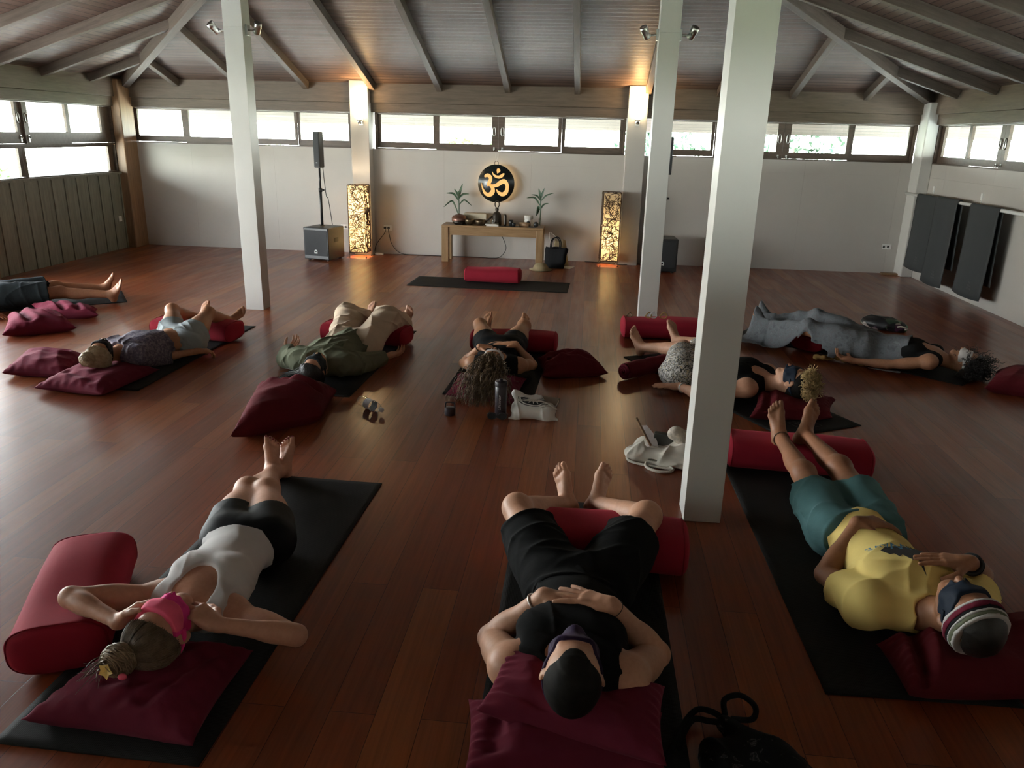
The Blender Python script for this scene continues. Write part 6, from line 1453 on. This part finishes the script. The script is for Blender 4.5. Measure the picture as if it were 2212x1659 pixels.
# man in black with clasped hands
B = Body('M', 'm', 1.0, ((.02, -.87, .50), (.02, .5, .86)), ((-.36, .10, .93), (.34, .10, .94)),
         (((.95, -.22, .03), UPZ, (0, -1, 0), .12, .6), ((-.94, .30, .07), UPZ, (0, -1, 0), .10, 1.0)), 'skin_fair', 'person in black tank top and loose black shorts lying with clasped hands', .0034, heavy=1.03)
B.tank('black_jersey', .010, -.045, .07, .03, .072, .005)
B.shorts('black_jersey', .014, .66, .12, .009, 2, .022, 38)
B.mask('mask_purple', u0=-.047, u1=.012, nose=False); B.cap('hair_buzz', .0035, (.058, .080), (.62, -.78), 0, .0006, fore=.040)
B.band('bracelet', B.J['elL'], B.J['wrL'], .84, .0345, .0034, 'silver', 'thin silver bangle'); B.band('bracelet', B.J['elR'], B.J['wrR'], .93, .0325, .0012, 'black_rubber', 'thin black cord bracelet')
# woman with the pink mask
A = Body('A', 'f', .97, ((-.14, -.96, .22), (.08, .22, .97)), ((.02, .22, .97), (-.06, .2, .97)),
         (((.78, .42, .42), (.55, -.6, -.45), (.1, -.1, 1), .42, .4), ((-.86, .22, .34), (-.45, .25, -.85), (-.2, .8, .4), .62, .3)), 'skin_rosy', 'person in white tank top and black shorts wearing a bright pink eye mask', .0034)
A.tank('white_jersey', .009, .085, .075, .095, .066, .004); A.shorts('black_spandex', .006, .34, .10, .0015, 5, .006)
A.mask('mask_pink', 'mask_pink_light', u0=-.062, u1=.026, hair=.012)
A.cap('hair_brown', .011, (.06, .066))
bc = A.scalp((-.26, -.22, .95), .042); A.strands('hair_strands', A.bun_flow(330, (-.26, -.22, .95), 3), .0019, 'hair_brown'); A.bun('hair_light', bc, .050, 150, 4)
rg = np.random.RandomState(2)
A.strands('loose_hair', [curly(bc + rg.normal(size=3) * .012, bc - A.S * .04 + A.U * .03 + rg.normal(size=3) * .02, bc - A.S * rg.uniform(.03, .08) + A.U * .06 - A.F * .04 + rg.normal(size=3) * .02, .004, 1, 10, rg) for i in range(22)], .0013, 'hair_brown')
fl_ = bc + A.U * .042 - A.F * .012; o = MB()
for i in range(5):
    q = 2 * PI * i / 5; dv = N3(A.S * math.cos(q) + A.F * math.sin(q) * .9 + A.U * .45); sd_ = N3(np.cross(dv, A.U)); o.add([tuple(fl_), tuple(fl_ + dv * .014 + sd_ * .010 + A.U * .004), tuple(fl_ + dv * .028), tuple(fl_ + dv * .014 - sd_ * .010 + A.U * .004)], [(0, 1, 2, 3)])
o = o.build('flower', 'petal_yellow', A.obj, solid=.002); o['label'] = 'yellow flower in the hair bun'
o = MB(); c_ = fl_ + A.S * .05 - A.F * .01; o.ball(tuple(c_), .011, 14, 10, (1.25, .9, .9)); o = o.build('hair_bead', 'bud_pink', A.obj); o['label'] = 'pink bead by the hair bun'
def nails(B, q, mat):
    A_, td, sole, inn = B.__dict__['foot' + q]; z = .91 * B.sc; b = MB()
    for t, n_, r_ in ((.183, .026, .0085), (.176, .004, .006), (.166, -.0115, .0055), (.154, -.025, .005), (.138, -.037, .005)):
        p = A_ + (td * t + sole * .046 + inn * n_) * z; vs = []
        ring = [tuple(p + (td * math.cos(g) * 1.1 + inn * math.sin(g)) * r_ * z) for g in [2 * PI * i / 10 for i in range(10)]]; b.add(ring, [tuple(range(10))])
    b.build('toenails', mat, B.obj, solid=.003)
nails(A, 'L', 'nail_red'); nails(A, 'R', 'nail_red')
# man in the yellow shirt
Y = Body('Y', 'm', .99, ((.10, -.94, .30), (-.12, .28, .95)), ((-.14, .12, .98), (.36, .18, .92)),
         (((.92, .16, .05), UPZ, (0, -1, 0), (.35, .5, .6, .65), .3), ((-.97, .10, .02), UPZ, (0, -1, 0), .08, .25)), 'skin_brown', 'person in yellow printed shirt and teal shorts with a striped headband', .0034, heavy=.95)
ysh = Y.shirt('yellow_jersey', .012, -.01, .46, .064, .008, 4, freq=36)
Y.shorts('teal_cotton', .010, .56, .02, .011, 6, .026, 40)
Y.mask('mask_navy', u0=-.060, u1=.020, hair=.012); Y.cap('hair_black', .010, (.02, .085), (.4, -.9))
hbm = []
for i, (t0, t1, col) in enumerate(((0, .16, 'mask_grey'), (.16, .42, 'maroon_cotton'), (.42, .58, 'black_cloth'), (.58, .68, 'mask_grey'), (.68, .86, 'sage_linen'), (.86, 1.0, 'mask_grey'))):
    lo_ = .000 + t0 * .062; hi_ = .000 + t1 * .062; hn_ = N3(Y.U * .80 - Y.F * .60)
    cl = [(Y.H + hn_ * hi_ * Y.hs, hn_), (Y.H + hn_ * lo_ * Y.hs, -hn_)]
    p_ = [el(Y.HP(0, -.010, .012), (Y.S, Y.F, Y.U), A3([.0765, .0945, .092]) * Y.hs + .017 + .0015 * (i % 2), .004, clip=cl)]
    if i == 0: hb = Y.cloth('headband', p_, col, 8, .0015, 120, h=.003, label='striped headband')
    else: Y.cloth('headband_stripe', p_, col, 8 + i, .0015, 120, h=.003, parent=hb)
# beard shading on the jaw as short hair
Y.cloth('beard', [el(Y.HP(0, .040, -.075), (Y.S, Y.F, Y.U), A3([.058, .054, .052]) * Y.hs, .01, clip=[(Y.HP(0, 0, -.072), N3(Y.U * .9 + Y.F * .25))]), el(Y.HP(0, .092, -.072), (Y.S, Y.F, Y.U), A3([.024, .010, .007]) * Y.hs, .004)], 'hair_buzz', 3, .001, 200, h=.003)
Y.band('bracelet', Y.J['elR'], Y.J['wrR'], .90, .034, .0075, 'black_rubber', 'dark braided bracelet'); Y.band('bracelet', Y.J['elR'], Y.J['wrR'], .82, .036, .005, 'black_cloth', 'dark cord bracelet', .006)
Y.band('anklet', Y.J['knL'], Y.J['anL'], .93, .040, .0025, 'bark', 'thin brown anklet')
yb = BVHTree.FromPolygons([v.co.copy() for v in ysh.data.vertices], [tuple(p.vertices) for p in ysh.data.polygons])
def yfr_at(ta, tl):
    c0 = Vector(Y.X(ta, tl, .4)); xa = Vector(-Y.lat); ya = Vector(Y.a); d = Vector(-Y.f)
    return lambda x, y: (c0 + xa * x + ya * y, d)
FR = yfr_at(.295, .012); b = MB(); b2 = MB()
for tx, x0, sz, bb in (('AMI', -.074, .050, b), ('W', .0, .078, b2), ('AVE', .074, .048, b2)):
    tv, tf = text_mesh(tx, sz)
    v, f = project(yb, [(x + x0, y, 0) for x, y, q in tv], tf, FR, .0012); bb.add(v, f)
leafp = []
for i in range(33):
    t = i / 32; r_ = (.030 + .055 * abs(math.cos(PI * (t - .5) * 1.0)) ** .4) * (1.0 if i % 2 else .72); a_ = -PI + PI * t
    leafp.append((r_ * math.cos(a_) * 1.0, r_ * math.sin(a_) * .8))
PF = yfr_at(.335, .025)
tips = [(-.085, .0), (-.072, .022), (-.058, .010), (-.05, .032), (-.034, .018), (-.022, .048), (-.008, .030), (.0, .075), (.012, .030), (.026, .044), (.036, .018), (.052, .030), (.058, .010), (.074, .020), (.085, .0), (.06, -.014), (.03, -.018), (0, -.020), (-.03, -.018), (-.06, -.014)]
cx_ = (0, 0); n_ = len(tips); v, f = project(yb, [(0, .0, 0)] + [(-x * 1.15, y * 2.1, 0) for x, y in tips], [(0, 1 + i, 1 + (i + 1) % n_) for i in range(n_)], PF, .0011); b.add(v, f)
b.build('chest_print', 'ink_black', ysh); M('print_blue', (.06, .24, .42), .7); b2.build('chest_lettering', 'print_blue', ysh)
# curly haired woman
C = Body('C', 'f', .97, ((-.08, -.93, .32), (.06, .32, .94)), ((.0, .35, .9), (.12, .35, .9)),
         (((.95, .06, .0), UPZ, (0, -1, 0), .12, .5), ((-.92, .22, .0), UPZ, (0, -1, 0), .12, .5)), 'skin_tan', 'person in black crop top and tight shorts with hands on the belly', .0042)
C.tank('black_jersey', .008, .20, .075, .055, .068, .002, name='crop_top'); C.shorts('black_spandex', .008, .28, .14, .002, 5, .01)
C.mask('mask_grey', u0=-.05, u1=.012, hair=.016); C.cap('hair_curly', .014, (.062, .06), amp=.004)
C.band('hair_tie', C.J['elL'], C.J['wrL'], .95, .029, .004, 'black_rubber', 'black hair tie on the wrist')
rg = np.random.RandomState(5); P = []
for i in range(520):
    p0 = C.scalp((rg.uniform(-.95, .95), rg.uniform(-.9, .62), rg.uniform(.05, 1)), .010); e = rg.uniform(0, 1) ** .6
    side_ = rg.normal() * .075 + (p0 - C.H) @ C.S * .7
    end = C.H + C.V_((-.03 + side_, -.10 - .27 * e, 0)); end[2] = max(.03, .165 - .15 * e + rg.normal() * .022)
    mid = (p0 + end) / 2 + C.V_((rg.normal() * .02, -.02, .06 + rg.uniform(0, .05)))
    P.append(curly(p0, mid, end, rg.uniform(.006, .014), rg.uniform(2.5, 6), 26, rg))
C.strands('curls', P, .0026, 'hair_curly', 4)
b = MB(); c0 = C.J['shR']; 
for dz in (0, .03): b.tube(smoothpts([tuple(C.X(.47, .03, .085 - dz * .4)), tuple(C.X(.46, .09, .088 - dz)), tuple(C.X(.44, .13, .08 - dz))], 5), .002, 5)
b.build('bra_strap', 'black_cloth', C.obj)
# woman in green
Gw = Body('G', 'f', .98, ((-.12, -.97, .06), (.08, .12, .98)), ((.05, .25, .95), (.12, .25, .95)),
         (((.25, .9, .25), (.1, -.2, 1), (-1, .2, .3), .5, .4), ((.78, .58, .14), (0, -.1, 1), (.6, -.7, .3), .5, .4)), 'skin_fair', 'person in loose green shirt and beige trousers with a dark eye mask', .0044)
Gw.shirt('sage_linen', .018, .02, .6, .078, .012, 7, 'long_sleeved_shirt', .82, .012, 42)
tr = Gw.sel([('pelvis', [Gw.cut(.10, 1)])], .020, .04)
for q in 'LR':
    J = Gw.J; cl = Gw.limbcut('kn' + q, 'an' + q, .86); tr += [rc(J['hip' + q], J['kn' + q], .118, .098, .05), rc(J['kn' + q], lerp(J['kn' + q], J['an' + q], .9), .096, .085, .05, clip=cl)]
Gw.cloth('trousers', tr, 'beige_linen', 12, .014, 40)
Gw.mask('mask_slate', u0=-.060, u1=.022, hair=.014); Gw.cap('hair_black', .014, (.058, .068))
Gw.band('bracelet', Gw.J['elR'], Gw.J['wrR'], .88, .031, .004, 'black_rubber', 'black bracelet'); rg = np.random.RandomState(8); P = []
for i in range(260):
    p0 = Gw.scalp((rg.uniform(-1, .5), rg.uniform(-1, .1), rg.uniform(-.2, 1)), .012); end = Gw.H + Gw.V_((-.16 - rg.uniform(0, .09), -.02 + rg.normal() * .055, 0)); end[2] = .02 + abs(rg.normal()) * .03
    P.append(curly(p0, lerp(p0, end, .5) + A3((0, -.03, .03)), end, .004, 1.5, 12, rg))
for i in range(240):
    d0 = N3((rg.uniform(-1, 1), rg.uniform(-.2, .55), rg.uniform(.3, 1))); P.append([Gw.scalp(N3(d0 * (1 - t) + A3((d0[0] * 1.1, -.9, -.1)) * t), .0155) for t in np.linspace(0, 1, 9)])
Gw.strands('hair_strands', P, .002, 'hair_black')
# blonde woman
Bw = Body('B', 'f', .94, ((.22, -.95, .18), (.05, .2, .97)), ((.10, .3, .93), (.62, .35, .68)),
         (((-.1, 1, -.02), UPZ, (1, 0, .2), .2, .3), ((.78, .60, -.05), UPZ, (-.4, .8, .3), .6, .3)), 'skin_tan', 'person in patterned purple blouse and pale denim shorts', .0044)
Bw.shirt('purple_print', .012, .19, .95, .075, .009, 9, 'blouse', .12, .014, 55); Bw.shorts('denim_pale', .014, .30, .07, .008, 8, .018, 60)
Bw.mask('mask_black', u0=-.060, u1=.018, hair=.014); Bw.cap('hair_blonde', .013, (.06, .064))
bc = Bw.scalp((-.30, -.12, .95), .036); Bw.strands('hair_strands', Bw.bun_flow(300, (-.30, -.12, .95), 5), .0021, 'hair_blonde'); Bw.bun('hair_blonde', bc, .050, 130, 6)
# blond man behind the pillar
K = Body('K', 'm', .98, ((.80, -.56, .20), (-.10, .26, .95)), ((-.32, .12, .93), (-.22, .25, .93)),
         (((-.96, .12, -.03), UPZ, (.1, 1, .2), .08, .6), ((-.6, .8, -.02), UPZ, (-.8, -.4, .2), .2, .3)), 'skin_fair', 'person in black tank top and patterned shorts lying partly behind the nearest pillar', .0044)
K.tank('black_jersey', .010, -.02, .07, .03, .072, .003); K.shorts('comic_print', .022, .62, .10, .005, 3, .022, 50)
K.mask('mask_navy', u0=-.060, u1=.020, hair=.008); K.cap('hair_buzz', .004, (.074, .058), (.62, -.78))
K.band('bracelet', K.J['elL'], K.J['wrL'], .84, .0325, .0045, 'white_plastic', 'pale bracelet'); rg = np.random.RandomState(9); P = []
for i in range(560):
    d0 = N3((rg.uniform(-.85, .85), rg.uniform(-.75, .80), rg.uniform(.45, 1))); p0 = K.scalp(d0, .004); o_ = K.scalp(d0, .058) - p0
    p2 = p0 + o_ * rg.uniform(.5, .85) + rg.normal(size=3) * .016; P.append(curly(p0, p0 + o_ * .6, p2, rg.uniform(.005, .010), rg.uniform(1, 2), 12, rg))
K.strands('curls', P, .0027, 'hair_gold')
# wrapped woman
Vw = Body('V', 'f', .99, ((.87, -.48, .04), (-.08, .28, .95)), ((-.3, .25, .9), (-.2, .3, .9)),
         (((-.85, .45, .12), (.1, -.2, 1), (.4, .7, .4), .5, .3), ((-.9, .4, 0), (0, 0, 1), (.4, .7, .4), .4, .3)), 'skin_olive', 'person wrapped in a grey-blue cloth wearing a pale eye mask', .0044)
Vw.tank('black_jersey', .008, .30, .085, .075, .074, .002, name='camisole'); Vw.mask('mask_grey', u0=-.064, u1=.022, hair=.016); Vw.cap('hair_black', .016, (.06, .062), amp=.004)
rg = np.random.RandomState(11); P = []
for i in range(480):
    d0 = N3((rg.uniform(-1, 1), rg.uniform(-1, .45), rg.uniform(-.2, 1))); p0 = Vw.scalp(d0, .012); end = p0 + N3(d0 + A3((0, 0, .4))) @ np.array([Vw.S, Vw.F * .6, Vw.U]) * rg.uniform(.03, .10) + rg.normal(size=3) * .02; end[2] = max(end[2], .02)
    P.append(curly(p0, (p0 + end) / 2 + rg.normal(size=3) * .015, end, rg.uniform(.005, .011), rg.uniform(1.2, 3), 16, rg))
Vw.strands('curls', P, .0026, 'hair_black')
# person at the plank wall (legs in the picture)
POSE['F'].update({k: tuple(A3(POSE['F']['hipL' if k.endswith('L') else 'hipR']) + A3(v)) for k, v in dict(shL=(-.44, -.26, .02), shR=(-.36, -.40, .02), elL=(-.42, .04, -.05), elR=(-.12, -.52, -.06), wrL=(-.24, .16, -.06), wrR=(.10, -.42, -.07)).items()})
POSE['F']['head'] = tuple((A3(POSE['F']['shL']) + A3(POSE['F']['shR'])) / 2 + A3((-.22, -.16, .0)))
Fp = Body('F', 'm', 1.0, ((-.8, -.6, .1), (.06, -.04, 1)), ((.30, .12, .94), (.46, -.06, .88)),
         (((.7, .5, -.05), UPZ, (.5, -.7, .2), .3, .3), ((.8, .5, -.05), UPZ, (-.5, .7, .2), .3, .3)), 'skin_olive', 'person in dark shorts by the plank wall, only the legs in view', .005)
Fp.shorts('dark_shorts', .024, .80, .11, .006, 3, .03, 45); Fp.shirt('dark_shorts', .014, .0, .6, .064, .004, 5); Fp.cap('hair_black', .01)
# grey-blue cloth over the wrapped woman: lies on her, hangs to the floor
dg = bpy.context.evaluated_depsgraph_get(); dg.update()
tv = []; tf = []
mw = Matrix.Translation(Vw.O) @ Matrix.Rotation(Vw.rz, 4, 'Z')
n0 = len(Vw.obj.data.vertices); co = np.empty(n0 * 3, np.float32); Vw.obj.data.vertices.foreach_get('co', co); vb_ = BVHTree.FromPolygons([Vector(x) for x in co.reshape(-1, 3)], [tuple(p.vertices) for p in Vw.obj.data.polygons])
bol = [o for o in bpy.data.objects if o.name.startswith('bolster') and 'grey-blue' in o.get('label', '')][0]; bl_ = Vw.R @ (A3(bol.location) - Vw.O)
yy0, yy1 = Vw.X(.335)[1], min(Vw.J['anL'][1], Vw.J['anR'][1]) - .22
NX, NY = 130, 150; gx = np.linspace(-.75, .75, NX); gy = np.linspace(yy0, yy1, NY); Zb = np.zeros((NY, NX))
for j, y in enumerate(gy):
    for i, x in enumerate(gx):
        hit = vb_.ray_cast(Vector((x, y, 1.0)), Vector((0, 0, -1))); z = hit[0].z if hit[0] else 0.0
        if abs(y - bl_[1]) < .14 and abs(x - bl_[0]) < .33: z = max(z, .15)
        Zb[j, i] = max(z, .006)
ms_ = sorted([(Vw.sm[1], Vw.sm[0]), (Vw.hm[1], Vw.hm[0])] + [((Vw.J[q + 'L'] + Vw.J[q + 'R'])[1] / 2, (Vw.J[q + 'L'] + Vw.J[q + 'R'])[0] / 2) for q in ('kn', 'an')])
xc_ = lambda y: float(np.interp(y, [m_[0] for m_ in ms_], [m_[1] for m_ in ms_]))
arm = np.zeros_like(Zb, bool)
for q in 'LR':                               # the cloth passes under the arms
    E0, W0, S0 = Vw.J['el' + q], Vw.J['wr' + q], Vw.J['sh' + q]
    for j, y in enumerate(gy):
        for i, x in enumerate(gx):
            for p_, q_ in ((S0, E0), (E0, W0), (W0, W0 + N3(W0 - E0) * .19)):
                t = np.clip(((A3((x, y)) - p_[:2]) @ (q_ - p_)[:2]) / ((q_ - p_)[:2] @ (q_ - p_)[:2]), 0, 1)
                if Zb[j, i] < .135 and np.hypot(*(A3((x, y)) - p_[:2] - t * (q_ - p_)[:2])) < .052: arm[j, i] = True
Zb[arm] = np.minimum(Zb[arm], .02); Z = Zb.copy()
for it in range(60):
    av = Z.copy(); av[1:-1, 1:-1] = (Z[:-2, 1:-1] + Z[2:, 1:-1] + Z[1:-1, :-2] + Z[1:-1, 2:]) / 4; av[0] = Z[0]; av[-1, 1:-1] = (Z[-2, 1:-1] + (Z[-1, :-2] + Z[-1, 2:]) / 2) / 2
    Z = np.maximum(Zb, np.where(arm, av * .3, av - .0012))
gX, gY = np.meshgrid(gx, gy); wr_ = .004 * (1 - 2 * np.abs(np.sin(9 * gY + 14 * gX + 2 * np.sin(11 * gX)))) + .003 * np.sin(30 * gX + 8 * np.sin(7 * gY)) + .003 * (1 - 2 * np.abs(np.sin(17 * gY - 12 * gX + 1.7 * np.sin(9 * gY))))
Z = Z + .026 + .014 * (((gY - yy0) / (yy1 - yy0)) > .8) + wr_ * np.clip(Z / .08, .25, 1)
mid = (Vw.lat[0] * 0)
tY = (gy - yy0) / (yy1 - yy0)
idx = np.arange(NX * NY).reshape(NY, NX); keep = np.ones((NY - 1, NX - 1), bool)
for j in range(NY - 1):
    t = tY[j]; c0_ = xc_(gy[j]); lo = c0_ - .25 - .05 * math.sin(9 * t) + .03 * t; hi = c0_ + .27 + .05 * math.sin(7 * t + 1) - .02 * t
    kk = (gx[:-1] > lo) & (gx[:-1] < hi); keep[j] = kk
    keep[j] &= ~arm[j, :-1]
q = np.stack([idx[:-1, :-1], idx[:-1, 1:], idx[1:, 1:], idx[1:, :-1]], -1)[keep]
if (np.cross(A3((1, 0, 0)), A3((0, yy1 - yy0, 0)))[2]) < 0: q = q[:, ::-1]
o = np_obj('draped_cloth', np.stack([gX, gY, Z], -1).reshape(-1, 3), q, 'blue_gauze', Vw.obj)
bm = bmesh.new(); bm.from_mesh(o.data); bmesh.ops.delete(bm, geom=[v for v in bm.verts if not v.link_faces], context='VERTS'); bm.to_mesh(o.data); bm.free()
sm_ = o.modifiers.new('soft', 'SMOOTH'); sm_.factor = .5; sm_.iterations = 3; so = o.modifiers.new('thick', 'SOLIDIFY'); so.thickness = .004
